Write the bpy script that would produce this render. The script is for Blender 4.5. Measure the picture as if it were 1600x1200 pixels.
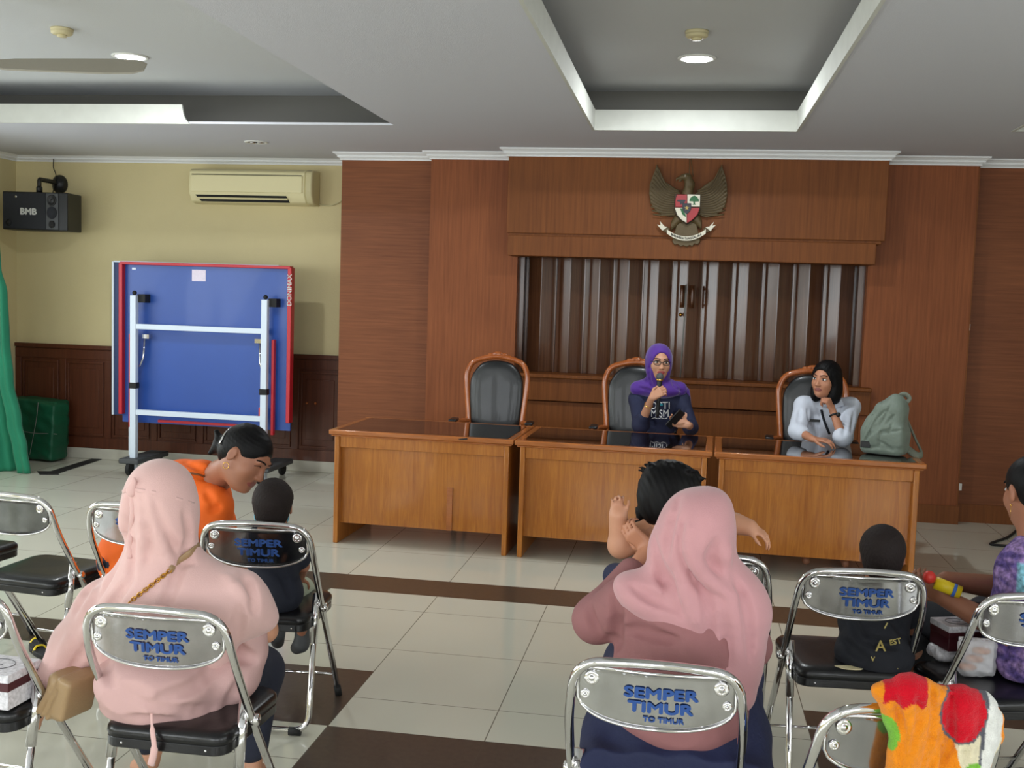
import bpy, bmesh, math, random
import numpy as np
from mathutils import Vector, Matrix, Euler
random.seed(7); np.random.seed(7)
for o in list(bpy.data.objects): bpy.data.objects.remove(o)
S = bpy.context.scene; COL = S.collection
# ------------------------------------------------------------------ camera
F = 1683.59; CAMZ = 1.6409
YAW, PITCH, ROLL = -0.159128667, -0.0832295103, 0.03190114
def cam_axes():
    cy, sy, cp, sp = math.cos(YAW), math.sin(YAW), math.cos(PITCH), math.sin(PITCH)
    fwd = Vector((sy*cp, cy*cp, sp)); right = Vector((cy, -sy, 0)); up = right.cross(fwd)
    c, s = math.cos(ROLL), math.sin(ROLL)
    return c*right + s*up, -s*right + c*up, fwd
CR, CU, CF = cam_axes()
cd = bpy.data.cameras.new('camera'); cam = bpy.data.objects.new('camera', cd); COL.objects.link(cam)
cam.matrix_world = Matrix(((CR.x, CU.x, -CF.x, 0), (CR.y, CU.y, -CF.y, 0), (CR.z, CU.z, -CF.z, CAMZ), (0, 0, 0, 1)))
cd.sensor_fit = 'HORIZONTAL'; cd.sensor_width = 36; cd.lens = 36*F/1600; cd.clip_start = .05; cd.clip_end = 100
S.camera = cam
# ------------------------------------------------------------------ world, window light, exposure
w = bpy.data.worlds.new('sky'); S.world = w; w.use_nodes = True
bg = w.node_tree.nodes['Background']; bg.inputs[0].default_value = (.80, .90, 1, 1); bg.inputs[1].default_value = 1.5
def window_light(name, loc, rot, sx, sy, power, col=(.94, .97, 1)):
    l = bpy.data.lights.new(name, 'AREA'); l.shape = 'RECTANGLE'; l.size = sx; l.size_y = sy; l.energy = power; l.color = col
    o = bpy.data.objects.new(name, l); COL.objects.link(o); o.location = loc; o.rotation_euler = rot; return o
RIGHTX, REARY, LEFTX = 4.6, -3.2, -6.14
PI = math.pi
# daylight arriving at the openings of the side and rear walls
for i, yy in enumerate((-1.6, 1.2, 4.0, 6.6)):
    window_light('daylight_left', (LEFTX+.0, yy, 1.65), (0, -PI/2+.5, 0), 1.5, 1.9, 62 if i < 3 else 30, (.92, .99, 1))
for yy in (-1.6, 1.4):
    window_light('daylight_right', (RIGHTX, yy, 1.65), (0, PI/2-.5, 0), 1.5, 1.9, 48)
for xx in (-4.2, -1.2, 1.8):
    window_light('daylight_rear', (xx, REARY, 1.65), (PI/2-.5, 0, 0), 2.2, 1.5, 72)
S.view_settings.view_transform = 'Standard'; S.view_settings.look = 'None'
S.view_settings.exposure = 0.0; S.view_settings.gamma = 1; S.view_settings.use_curve_mapping = False

def ray(x, y): return ((x-800)/F)*CR + ((600-y)/F)*CU + CF
def at(x, y, Y):      # point seen at a place of the photograph, at distance Y into the room
    d = ray(x, y); return Vector((0, 0, CAMZ)) + d*(Y/d.y)
def atz(x, y, z):
    d = ray(x, y); return Vector((0, 0, CAMZ)) + d*((z-CAMZ)/d.z)
# ------------------------------------------------------------------ materials
def srgb(r, g, b):
    f = lambda c: (c/255/12.92 if c/255 <= .04045 else ((c/255+.055)/1.055)**2.4)
    return (f(r), f(g), f(b), 1)
MATS = {}
def mat(name, col, rough=.5, metal=0, bump=0, bscale=60, var=0, vscale=5, stretch=(1, 1, 1), coat=0, spec=.5, sheen=0, attr=False, sub=0, emit=0, detail=4):
    if name in MATS: return MATS[name]
    m = bpy.data.materials.new(name); m.use_nodes = True; nt = m.node_tree; N = nt.nodes; L = nt.links
    b = N['Principled BSDF']; b.inputs['Base Color'].default_value = col; b.inputs['Roughness'].default_value = rough
    b.inputs['Metallic'].default_value = metal; b.inputs['Coat Weight'].default_value = coat; b.inputs['Coat Roughness'].default_value = .06
    b.inputs['Specular IOR Level'].default_value = spec; b.inputs['Sheen Weight'].default_value = sheen
    if emit:
        b.inputs['Emission Color'].default_value = col; b.inputs['Emission Strength'].default_value = emit
    tc = N.new('ShaderNodeTexCoord'); mp = N.new('ShaderNodeMapping'); mp.inputs['Scale'].default_value = stretch
    L.new(tc.outputs['Object'], mp.inputs[0])
    src = None
    if attr:
        a = N.new('ShaderNodeAttribute'); a.attribute_name = 'col'; src = a.outputs['Color']; L.new(src, b.inputs['Base Color'])
    if var:
        n = N.new('ShaderNodeTexNoise'); n.inputs['Scale'].default_value = vscale; n.inputs['Detail'].default_value = detail
        L.new(mp.outputs[0], n.inputs[0])
        r = N.new('ShaderNodeMapRange'); r.inputs[1].default_value = .3; r.inputs[2].default_value = .7
        r.inputs[3].default_value = 1-var; r.inputs[4].default_value = 1+var; L.new(n.outputs[0], r.inputs[0])
        mx = N.new('ShaderNodeVectorMath'); mx.operation = 'SCALE'
        if src: L.new(src, mx.inputs[0])
        else: mx.inputs[0].default_value = col[:3]
        L.new(r.outputs[0], mx.inputs['Scale']); L.new(mx.outputs[0], b.inputs['Base Color'])
    if bump:
        n2 = N.new('ShaderNodeTexNoise'); n2.inputs['Scale'].default_value = bscale; n2.inputs['Detail'].default_value = 3
        L.new(mp.outputs[0], n2.inputs[0]); bp = N.new('ShaderNodeBump'); bp.inputs['Strength'].default_value = bump; bp.inputs['Distance'].default_value = .01
        L.new(n2.outputs[0], bp.inputs['Height']); L.new(bp.outputs[0], b.inputs['Normal'])
    MATS[name] = m; return m
def wood(name, c1, c2, rough=.4, stretch=(18, 18, 1.2), scale=2.5, coat=0, bump=.02, arches=False):
    m = bpy.data.materials.new(name); m.use_nodes = True; nt = m.node_tree; N = nt.nodes; L = nt.links
    b = N['Principled BSDF']; b.inputs['Roughness'].default_value = rough; b.inputs['Specular IOR Level'].default_value = .3; b.inputs['Coat Weight'].default_value = coat; b.inputs['Coat Roughness'].default_value = .12
    tc = N.new('ShaderNodeTexCoord'); mp = N.new('ShaderNodeMapping'); mp.inputs['Scale'].default_value = stretch; L.new(tc.outputs['Object'], mp.inputs[0])
    n = N.new('ShaderNodeTexNoise'); n.inputs['Scale'].default_value = scale; n.inputs['Detail'].default_value = 6; n.inputs['Roughness'].default_value = .65
    n.inputs['Distortion'].default_value = 1.2 if arches else .2
    L.new(mp.outputs[0], n.inputs[0])
    n3 = N.new('ShaderNodeTexNoise'); n3.inputs['Scale'].default_value = 1.3; L.new(tc.outputs['Object'], n3.inputs[0])
    ad = N.new('ShaderNodeMath'); ad.operation = 'MULTIPLY_ADD'; ad.inputs[1].default_value = .5; L.new(n3.outputs[0], ad.inputs[0]); L.new(n.outputs[0], ad.inputs[2])
    r = N.new('ShaderNodeValToRGB'); r.color_ramp.elements[0].position = .5; r.color_ramp.elements[0].color = c1
    r.color_ramp.elements[1].position = 1.0; r.color_ramp.elements[1].color = c2
    L.new(ad.outputs[0], r.inputs[0]); L.new(r.outputs[0], b.inputs['Base Color'])
    bp = N.new('ShaderNodeBump'); bp.inputs['Strength'].default_value = bump; L.new(n.outputs[0], bp.inputs['Height']); L.new(bp.outputs[0], b.inputs['Normal'])
    MATS[name] = m; return m
M = MATS
wood('veneer_h', srgb(104, 56, 28), srgb(136, 80, 46), .55, (1.0, 1.0, 30), 2.2, 0, .02)
wood('veneer_v', srgb(116, 60, 26), srgb(148, 84, 44), .55, (26, 26, .8), 2.2, 0, .02)
wood('fascia_wood', srgb(102, 54, 17), srgb(132, 76, 30), .55, (26, 26, .8), 2.2, 0, .02)
wood('door_wood', srgb(72, 42, 26), srgb(100, 64, 42), .22, (30, 30, .8), 2, .5, .02)
wood('wainscot_wood', srgb(72, 36, 22), srgb(96, 52, 32), .4, (24, 24, .9), 2, .1, .02)
wood('desk_wood', srgb(152, 86, 26), srgb(196, 126, 50), .33, (14, 14, 1.0), 2.5, .3, .02, True)
wood('desk_edge', srgb(150, 84, 38), srgb(184, 112, 56), .25, (2, 14, 14), 2.5, .5, .02)
wood('chair_wood', srgb(146, 76, 34), srgb(186, 104, 52), .2, (8, 8, 3), 3, .6, .02)
mat('ceiling_paint', srgb(204, 205, 212), .9, bump=.15, bscale=180)
mat('upper_ceiling_paint', srgb(206, 208, 210), .9, bump=.15, bscale=180)
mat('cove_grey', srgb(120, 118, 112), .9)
mat('lip_white', srgb(204, 205, 197), .7, var=.04, vscale=9)
mat('cornice_white', srgb(230, 231, 232), .6)
mat('cream_wall', srgb(212, 198, 152), .8, bump=.1, bscale=90, var=.03, vscale=1.5)
mat('plain_wall', srgb(225, 222, 205), .85)
mat('baseboard_stone', srgb(190, 186, 172), .3, var=.05, vscale=8)
mat('chrome', (.70, .69, .69, 1), .07, 1)
mat('chrome_plate', (.56, .56, .57, 1), .13, 1, var=.12, vscale=14, bump=.02, bscale=30)
mat('black_vinyl', srgb(16, 16, 18), .3, spec=.4, coat=.15, bump=.05, bscale=120)
mat('black_rubber', srgb(20, 20, 20), .7)
mat('black_leather', srgb(20, 23, 25), .35, coat=.1, bump=.02, bscale=140)
mat('blue_paint', srgb(34, 74, 140), .6)
mat('glass_black', srgb(20, 10, 6), .03, spec=.9, coat=.5)
mat('skin', srgb(196, 142, 112), .5, var=.04, vscale=20)
mat('skin_dark', srgb(158, 104, 78), .5, var=.05, vscale=20)
mat('skin_mid', srgb(184, 126, 96), .5, var=.05, vscale=20)
mat('lips', srgb(170, 60, 62), .4)
mat('lips_dull', srgb(140, 74, 66), .45)
mat('hair', srgb(8, 7, 8), .55, bump=.25, bscale=40, stretch=(1, 1, .12), spec=.18)
mat('hair_short', srgb(34, 26, 24), .75, spec=.25, bump=.3, bscale=140)
mat('eye_white', srgb(225, 222, 218), .25)
mat('eye_dark', srgb(25, 15, 12), .15)
mat('brass', srgb(190, 140, 60), .3, 1)
mat('gold', srgb(220, 175, 90), .22, 1)
mat('blackplastic', srgb(22, 23, 25), .45)
mat('whiteplastic', srgb(235, 235, 230), .4)

# ------------------------------------------------------------------ object helpers
def link(o, parent=None):
    COL.objects.link(o)
    if parent is not None: o.parent = parent
    return o
def tag(o, label=None, cat=None, group=None, kind=None):
    if label: o['label'] = label
    if cat: o['category'] = cat
    if group: o['group'] = group
    if kind: o['kind'] = kind
    return o
def empty(name, label, cat, loc=(0, 0, 0), rz=0, group=None):
    o = bpy.data.objects.new(name, None); o.location = loc; o.rotation_euler = (0, 0, rz); o.empty_display_size = .1
    link(o); return tag(o, label, cat, group)
def finish(name, bm, m, parent=None, smooth=False, bevel=0, seg=2, world=False):
    me = bpy.data.meshes.new(name); bm.normal_update(); bm.to_mesh(me); bm.free()
    for mm in (m if isinstance(m, (list, tuple)) else [m]): me.materials.append(MATS[mm] if isinstance(mm, str) else mm)
    if smooth:
        me.polygons.foreach_set('use_smooth', [True]*len(me.polygons))
    o = bpy.data.objects.new(name, me); link(o, parent)
    if parent is not None and world:      # mesh was written in room coordinates
        me.transform(Matrix.LocRotScale(parent.location, parent.rotation_euler, parent.scale).inverted())
    if bevel:
        md = o.modifiers.new('bevel', 'BEVEL'); md.width = bevel; md.segments = seg; md.limit_method = 'ANGLE'; md.angle_limit = math.radians(40)
    if smooth == 'auto' or bevel:
        me.polygons.foreach_set('use_smooth', [True]*len(me.polygons))
        try: me.set_sharp_from_angle(angle=math.radians(38))
        except Exception: pass
    return o
def struct(name, bm, m, **k): return tag(finish(name, bm, m, **k), kind='structure')
def NB(): return bmesh.new()
def box(bm, x0, x1, y0, y1, z0, z1, mi=0, mtx=None):
    vs = [bm.verts.new((x, y, z)) for x in (x0, x1) for y in (y0, y1) for z in (z0, z1)]
    if mtx is not None:
        for v in vs: v.co = mtx @ v.co
    for q in ((0, 1, 3, 2), (4, 6, 7, 5), (0, 4, 5, 1), (2, 3, 7, 6), (0, 2, 6, 4), (1, 5, 7, 3)):
        f = bm.faces.new([vs[i] for i in q]); f.material_index = mi
    return vs
def bx(name, x0, x1, y0, y1, z0, z1, m, parent=None, bevel=0, **k):
    b = NB(); box(b, x0, x1, y0, y1, z0, z1); return finish(name, b, m, parent, bevel=bevel, **k)
def smoothpath(pts, n=6, closed=False):
    P = [Vector(p) for p in pts]; out = []; N = len(P)
    rng = range(N if closed else N-1)
    for i in rng:
        p0 = P[(i-1) % N] if (closed or i > 0) else P[0]*2-P[1]
        p1 = P[i]; p2 = P[(i+1) % N]
        p3 = P[(i+2) % N] if (closed or i+2 < N) else P[-1]*2-P[-2]
        for j in range(n):
            t = j/n
            out.append(.5*((2*p1)+(-p0+p2)*t+(2*p0-5*p1+4*p2-p3)*t*t+(-p0+3*p1-3*p2+p3)*t**3))
    if not closed: out.append(P[-1].copy())
    return out
def fillet(pts, rad, n=6):
    P = [Vector(p) for p in pts]; out = [P[0]]
    for i in range(1, len(P)-1):
        r = rad[i-1] if isinstance(rad, (list, tuple)) else rad
        a = (P[i-1]-P[i]); b = (P[i+1]-P[i]); la, lb = a.length, b.length; r_ = min(r, la*.49, lb*.49)
        if r_ < 1e-5: out.append(P[i]); continue
        A = P[i]+a/la*r_; B = P[i]+b/lb*r_
        for j in range(n+1):
            t = j/n; out.append(A*(1-t)**2+P[i]*2*t*(1-t)+B*t*t)
    out.append(P[-1]); return out
def tube(bm, pts, r, seg=10, closed=False, mi=0, flat=None, up0=None):
    P = [Vector(p) for p in pts]; n = len(P); rings = []
    T = []
    for i in range(n):
        a = P[(i-1) % n] if (closed or i) else P[i]; b = P[(i+1) % n] if (closed or i < n-1) else P[i]
        d = (b-a); T.append(d.normalized() if d.length > 1e-9 else Vector((0, 0, 1)))
    u = Vector(up0) if up0 else (Vector((0, 0, 1)) if abs(T[0].z) < .9 else Vector((1, 0, 0)))
    for i in range(n):
        t = T[i]; u = (u-t*u.dot(t)); u = u.normalized() if u.length > 1e-6 else t.orthogonal().normalized(); v = t.cross(u)
        rr = r[i] if isinstance(r, (list, tuple)) else r
        ring = []
        for k in range(seg):
            a = 2*PI*k/seg; ca, sa = math.cos(a), math.sin(a)
            if flat: ring.append(bm.verts.new(P[i]+u*(rr*ca*flat[0])+v*(rr*sa*flat[1])))
            else: ring.append(bm.verts.new(P[i]+(u*ca+v*sa)*rr))
        rings.append(ring)
    m = n if closed else n-1
    for i in range(m):
        A, B = rings[i], rings[(i+1) % n]
        for k in range(seg):
            f = bm.faces.new((A[k], A[(k+1) % seg], B[(k+1) % seg], B[k])); f.material_index = mi; f.smooth = True
    if not closed:
        f = bm.faces.new(rings[0][::-1]); f.material_index = mi; f = bm.faces.new(rings[-1]); f.material_index = mi
def lathe(bm, prof, c, axis=(0, 0, 1), seg=24, mi=0):
    ax = Vector(axis).normalized(); u = ax.orthogonal().normalized(); v = ax.cross(u); c = Vector(c); rings = []
    for (r, h) in prof: rings.append([bm.verts.new(c+ax*h+(u*math.cos(2*PI*k/seg)+v*math.sin(2*PI*k/seg))*max(r, 1e-4)) for k in range(seg)])
    for A, B in zip(rings, rings[1:]):
        for k in range(seg):
            f = bm.faces.new((A[k], A[(k+1) % seg], B[(k+1) % seg], B[k])); f.material_index = mi; f.smooth = True
    f = bm.faces.new(rings[0][::-1]); f.material_index = mi; f = bm.faces.new(rings[-1]); f.material_index = mi
def sphere(bm, c, r, mi=0, seg=16, mtx=None):
    R = r if isinstance(r, (tuple, list)) else (r, r, r)
    ret = bmesh.ops.create_uvsphere(bm, u_segments=seg, v_segments=seg//2+2, radius=1)
    for v in ret['verts']:
        p = Vector((v.co.x*R[0], v.co.y*R[1], v.co.z*R[2]))
        if mtx is not None: p = mtx @ p
        v.co = p + Vector(c)
        for f in v.link_faces: f.material_index = mi; f.smooth = True
def prism(bm, pts, depth, mi=0):     # closed outline of points, pushed by the vector depth
    d = Vector(depth); A = [bm.verts.new(p) for p in pts]; B = [bm.verts.new(Vector(p)+d) for p in pts]
    try:
        f = bm.faces.new(A); f.material_index = mi; f = bm.faces.new(B[::-1]); f.material_index = mi
    except Exception: pass
    n = len(pts)
    for k in range(n):
        f = bm.faces.new((A[k], B[k], B[(k+1) % n], A[(k+1) % n])); f.material_index = mi
def text_mesh(name, body, size, m, parent=None, fn=None, bold=.0, ext=.0006, align='CENTER', sx=1, space=1):
    cu = bpy.data.curves.new('t', 'FONT'); cu.body = body; cu.size = size; cu.align_x = align; cu.align_y = 'CENTER'
    cu.offset = 0; cu.extrude = ext; cu.space_character = space; cu.resolution_u = 3
    o = bpy.data.objects.new('t', cu); COL.objects.link(o)
    dg = bpy.context.evaluated_depsgraph_get(); me = bpy.data.meshes.new_from_object(o.evaluated_get(dg))
    bpy.data.objects.remove(o); bpy.data.curves.remove(cu)
    me.name = name
    if bold:      # heavier strokes: the same letters laid a hair apart
        bm = bmesh.new(); 
        for ox, oy in ((0, 0), (bold, 0), (-bold, 0), (0, bold), (0, -bold)):
            n0 = len(bm.verts); bm.from_mesh(me); bm.verts.ensure_lookup_table()
            for v in bm.verts[n0:]: v.co.x += ox; v.co.y += oy
        bm.to_mesh(me); bm.free()
    for v in me.vertices:
        x, y, z = v.co.x*sx, v.co.y, v.co.z
        v.co = fn(x, y, z) if fn else (x, -z, y)
    me.materials.clear(); me.materials.append(MATS[m])
    o = bpy.data.objects.new(name, me); link(o, parent); return o
# ------------------------------------------------------------------ volume modelling (smoothly blended forms, meshed with surface nets)
class Vol:
    def __init__(s, lo, hi, h):
        s.h = h; s.lo = np.array(lo, float); n = np.ceil((np.array(hi)-s.lo)/h).astype(int)+1; s.n = n
        s.D = np.full(n, .2, np.float32)
        s.ax = [s.lo[i]+h*np.arange(n[i]) for i in range(3)]
    def blk(s, lo, hi, pad):
        sl = []
        for i in range(3):
            a = int(max(0, math.floor((lo[i]-pad-s.lo[i])/s.h))); b = int(min(s.n[i], math.ceil((hi[i]+pad-s.lo[i])/s.h)+1))
            if b <= a: return None, None
            sl.append(slice(a, b))
        X = [s.ax[0][sl[0]][:, None, None], s.ax[1][sl[1]][None, :, None], s.ax[2][sl[2]][None, None, :]]
        return tuple(sl), X
    def comb(s, sl, d, k, op):
        A = s.D[sl]
        if op == '+':
            if k > 0:
                hh = np.maximum(k-np.abs(A-d), 0)/k; s.D[sl] = np.minimum(A, d)-hh*hh*k*.25
            else: s.D[sl] = np.minimum(A, d)
        else:
            d = -d
            if k > 0:
                hh = np.maximum(k-np.abs(A-d), 0)/k; s.D[sl] = np.maximum(A, d)+hh*hh*k*.25
            else: s.D[sl] = np.maximum(A, d)
        return s
    def cap(s, a, b, ra, rb=None, k=.02, op='+', sq=None):
        rb = ra if rb is None else rb; a = np.array(a, float); b = np.array(b, float); R = max(ra, rb)
        sl, X = s.blk(np.minimum(a, b)-R, np.maximum(a, b)+R, k+.03)
        if sl is None: return s
        ba = b-a; L = ba@ba+1e-12
        P = [X[i]-a[i] for i in range(3)]
        t = np.clip((P[0]*ba[0]+P[1]*ba[1]+P[2]*ba[2])/L, 0, 1)
        d = np.sqrt((P[0]-t*ba[0])**2+(P[1]-t*ba[1])**2+(P[2]-t*ba[2])**2)-(ra+(rb-ra)*t)
        return s.comb(sl, d.astype(np.float32), k, op)
    def chain(s, pts, r, k=.02, op='+'):
        for i in range(len(pts)-1):
            ra = r[i] if isinstance(r, (list, tuple)) else r; rb = r[i+1] if isinstance(r, (list, tuple)) else r
            s.cap(pts[i], pts[i+1], ra, rb, k, op)
        return s
    def ell(s, c, r, rot=None, k=.02, op='+'):
        c = np.array(c, float); r = np.array(r, float); R = r.max()
        sl, X = s.blk(c-R, c+R, k+.03)
        if sl is None: return s
        Q = np.array(rot) if rot is not None else np.eye(3)      # columns = local axes
        P = [X[i]-c[i] for i in range(3)]
        l = [P[0]*Q[0][j]+P[1]*Q[1][j]+P[2]*Q[2][j] for j in range(3)]
        k0 = np.sqrt(sum((l[j]/r[j])**2 for j in range(3))); k1 = np.sqrt(sum((l[j]/r[j]**2)**2 for j in range(3)))+1e-9
        d = k0*(k0-1)/k1
        return s.comb(sl, d.astype(np.float32), k, op)
    def rbox(s, c, r, rot=None, rd=.01, k=.01, op='+'):
        c = np.array(c, float); r = np.array(r, float)-rd; R = np.linalg.norm(r)+rd
        sl, X = s.blk(c-R, c+R, k+.03)
        if sl is None: return s
        Q = np.array(rot) if rot is not None else np.eye(3)
        P = [X[i]-c[i] for i in range(3)]
        l = [np.abs(P[0]*Q[0][j]+P[1]*Q[1][j]+P[2]*Q[2][j])-r[j] for j in range(3)]
        d = np.sqrt(sum(np.maximum(q, 0)**2 for q in l))+np.minimum(np.maximum(np.maximum(l[0], l[1]), l[2]), 0)-rd
        return s.comb(sl, d.astype(np.float32), k, op)
    def plane(s, p, n, k=.01):     # cut away the side n points to
        n = np.array(n, float); n /= np.linalg.norm(n)
        X = np.meshgrid(*s.ax, indexing='ij', sparse=True)
        d = (X[0]-p[0])*n[0]+(X[1]-p[1])*n[1]+(X[2]-p[2])*n[2]
        return s.comb((slice(None),)*3, (-d).astype(np.float32), k, '-')
    def warp(s, fn):
        X = np.meshgrid(*s.ax, indexing='ij', sparse=True); s.D = (s.D+fn(X[0], X[1], X[2])).astype(np.float32); return s
    def mesh(s, name, m, parent=None, matfn=None, colfn=None):
        D = s.D; nx, ny, nz = D.shape; D = D.copy()
        D[0] = D[-1] = .1; D[:, 0] = D[:, -1] = .1; D[:, :, 0] = D[:, :, -1] = .1
        I = D < 0
        acc = np.zeros((nx-1, ny-1, nz-1, 3), np.float32); cnt = np.zeros((nx-1, ny-1, nz-1), np.float32)
        for ax in range(3):
            sa = [slice(None)]*3; sb = [slice(None)]*3; sa[ax] = slice(0, -1); sb[ax] = slice(1, None)
            A = D[tuple(sa)]; B = D[tuple(sb)]; cr = (I[tuple(sa)] != I[tuple(sb)])
            idx = np.argwhere(cr); t = (A[cr]/(A[cr]-B[cr]))
            pos = idx.astype(np.float32); pos[:, ax] += t
            o1, o2 = [q for q in range(3) if q != ax]
            for d1 in (0, 1):
                for d2 in (0, 1):
                    c = idx.copy(); c[:, o1] -= d1; c[:, o2] -= d2
                    ok = (c[:, o1] >= 0) & (c[:, o2] >= 0) & (c[:, o1] < acc.shape[o1]) & (c[:, o2] < acc.shape[o2])
                    cc = c[ok]; np.add.at(acc, (cc[:, 0], cc[:, 1], cc[:, 2]), pos[ok]); np.add.at(cnt, (cc[:, 0], cc[:, 1], cc[:, 2]), 1)
        act = cnt > 0; vid = np.full(cnt.shape, -1, np.int64); vid[act] = np.arange(act.sum())
        V = acc[act]/cnt[act][:, None]*s.h+s.lo
        Fs = []
        for ax in range(3):
            sa = [slice(None)]*3; sb = [slice(None)]*3; sa[ax] = slice(0, -1); sb[ax] = slice(1, None)
            cr = (I[tuple(sa)] != I[tuple(sb)]); idx = np.argwhere(cr); ins = I[tuple(sa)][cr]
            o1, o2 = ((1, 2), (2, 0), (0, 1))[ax]
            ok = (idx[:, o1] > 0) & (idx[:, o2] > 0) & (idx[:, o1] < vid.shape[o1]) & (idx[:, o2] < vid.shape[o2]); idx = idx[ok]; ins = ins[ok]
            def g(d1, d2):
                c = idx.copy(); c[:, o1] -= d1; c[:, o2] -= d2; return vid[c[:, 0], c[:, 1], c[:, 2]]
            q = np.stack([g(1, 1), g(0, 1), g(0, 0), g(1, 0)], 1); q[~ins] = q[~ins][:, ::-1]; Fs.append(q)
        Fq = np.concatenate(Fs)
        # light relaxation
        me = bpy.data.meshes.new(name)
        org = np.array(parent.location) if parent is not None else np.zeros(3)
        for it in range(2):
            nb = np.zeros_like(V); nc = np.zeros(len(V))
            for a, b in ((0, 1), (1, 2), (2, 3), (3, 0)):
                np.add.at(nb, Fq[:, a], V[Fq[:, b]]); np.add.at(nc, Fq[:, a], 1)
                np.add.at(nb, Fq[:, b], V[Fq[:, a]]); np.add.at(nc, Fq[:, b], 1)
            V = V*.5+.5*nb/np.maximum(nc, 1)[:, None]
        me.vertices.add(len(V)); me.vertices.foreach_set('co', (V-org).astype(np.float32).ravel())
        me.loops.add(len(Fq)*4); me.loops.foreach_set('vertex_index', Fq.ravel().astype(np.int32))
        me.polygons.add(len(Fq)); me.polygons.foreach_set('loop_start', (np.arange(len(Fq))*4).astype(np.int32))
        me.polygons.foreach_set('loop_total', np.full(len(Fq), 4, np.int32))
        me.polygons.foreach_set('use_smooth', np.ones(len(Fq), bool))
        ms = m if isinstance(m, (list, tuple)) else [m]
        for mm in ms: me.materials.append(MATS[mm])
        if matfn is not None:
            C = V[Fq].mean(1); me.polygons.foreach_set('material_index', matfn(C).astype(np.int32))
        if colfn is not None:
            a = me.color_attributes.new('col', 'FLOAT_COLOR', 'POINT'); c = colfn(V); a.data.foreach_set('color', c.astype(np.float32).ravel())
        me.update(); me.validate()
        o = bpy.data.objects.new(name, me); link(o, parent); return o
def frame(fwd, up):     # columns x (right), y (forward), z (up)
    y = Vector(fwd).normalized(); z = Vector(up); z = (z-y*z.dot(y)).normalized(); x = y.cross(z)
    return np.array([[x.x, y.x, z.x], [x.y, y.y, z.y], [x.z, y.z, z.z]])
def LW(c, Q, p): return tuple(np.array(c)+Q@np.array(p, float))
def head(v, c, Q, s=1.0, face=True, neck=None, ears=True):
    w = lambda x, y, z: LW(c, Q, (x*s, y*s, z*s))
    v.ell(w(0, -.012, .030), (.074*s, .093*s, .084*s), Q, .02)
    v.ell(w(0, .026, -.030), (.061*s, .066*s, .080*s), Q, .03)
    v.ell(w(0, .045, -.078), (.036*s, .036*s, .030*s), Q, .03)
    if face:
        for sd in (-1, 1):
            v.ell(w(sd*.036, .056, -.020), (.026*s, .024*s, .028*s), Q, .02)
            v.ell(w(sd*.031, .103, .014), (.018*s, .018*s, .011*s), Q, .012*s, '-')
            v.ell(w(sd*.012, .096, -.024), (.008*s, .009*s, .007*s), Q, .006*s)
        v.cap(w(-.034, .078, .034), w(.034, .078, .034), .010*s, None, .015*s)
        v.cap(w(0, .086, .014), w(0, .105, -.020), .006*s, .0105*s, .012*s)
        v.cap(w(-.017, .087, -.0485), w(.017, .087, -.0485), .0055*s, None, .006*s)
        v.cap(w(-.014, .087, -.0585), w(.014, .087, -.0585), .0065*s, None, .006*s)
        v.cap(w(-.022, .100, -.0535), w(.022, .100, -.0535), .0035*s, None, .004*s, '-')
        v.ell(w(0, .078, -.085), (.016*s, .015*s, .014*s), Q, .02*s)
    if ears:
        for sd in (-1, 1):
            v.ell(w(sd*.081, -.010, .0), (.009*s, .018*s, .031*s), Q, .008*s)
            v.ell(w(sd*.090, -.003, .002), (.007*s, .009*s, .018*s), Q, .006*s, '-')
    if neck is not None: v.cap(w(0, -.02, -.05), neck, .052*s, .056*s, .03)
def lipfn(c, Q, s=1.0):
    Q = np.array(Q); c = np.array(c)
    def fn(C):
        l = (C-c)@Q/s
        return ((np.abs(l[:, 2]+.0535) < .0125*np.sqrt(np.clip(1-(l[:, 0]/.0255)**2, 0, 1))) & (l[:, 1] > .07)).astype(int)
    return fn
def eyes(parent, c, Q, s=1.0, closed=False, brow=True):
    org = np.array(parent.location); w = lambda x, y, z: tuple(np.array(LW(c, Q, (x*s, y*s, z*s)))-org)
    R3 = Matrix([list(r) for r in Q])
    for sd in (-1, 1):
        b = NB()
        if not closed:
            sphere(b, w(sd*.031, .0755, .014), (.0165*s, .0125*s, .0085*s), 0, 14, R3)
            sphere(b, w(sd*.031, .0835, .014), (.0068*s, .0055*s, .0072*s), 1, 12, R3)
        tube(b, smoothpath([w(sd*.047, .074, .014), w(sd*.04, .083, .0205), w(sd*.03, .088, .0225), w(sd*.017, .084, .016)], 4), .0014*s, 6, mi=1)
        finish('eye', b, ['eye_white', 'eye_dark'], parent, smooth=True)
        if brow:
            b = NB(); tube(b, smoothpath([w(sd*.052, .070, .036), w(sd*.038, .085, .042), w(sd*.022, .092, .040), w(sd*.012, .092, .036)], 4), .0026*s, 6)
            finish('eyebrow', b, 'hair', parent, smooth=True)
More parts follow.
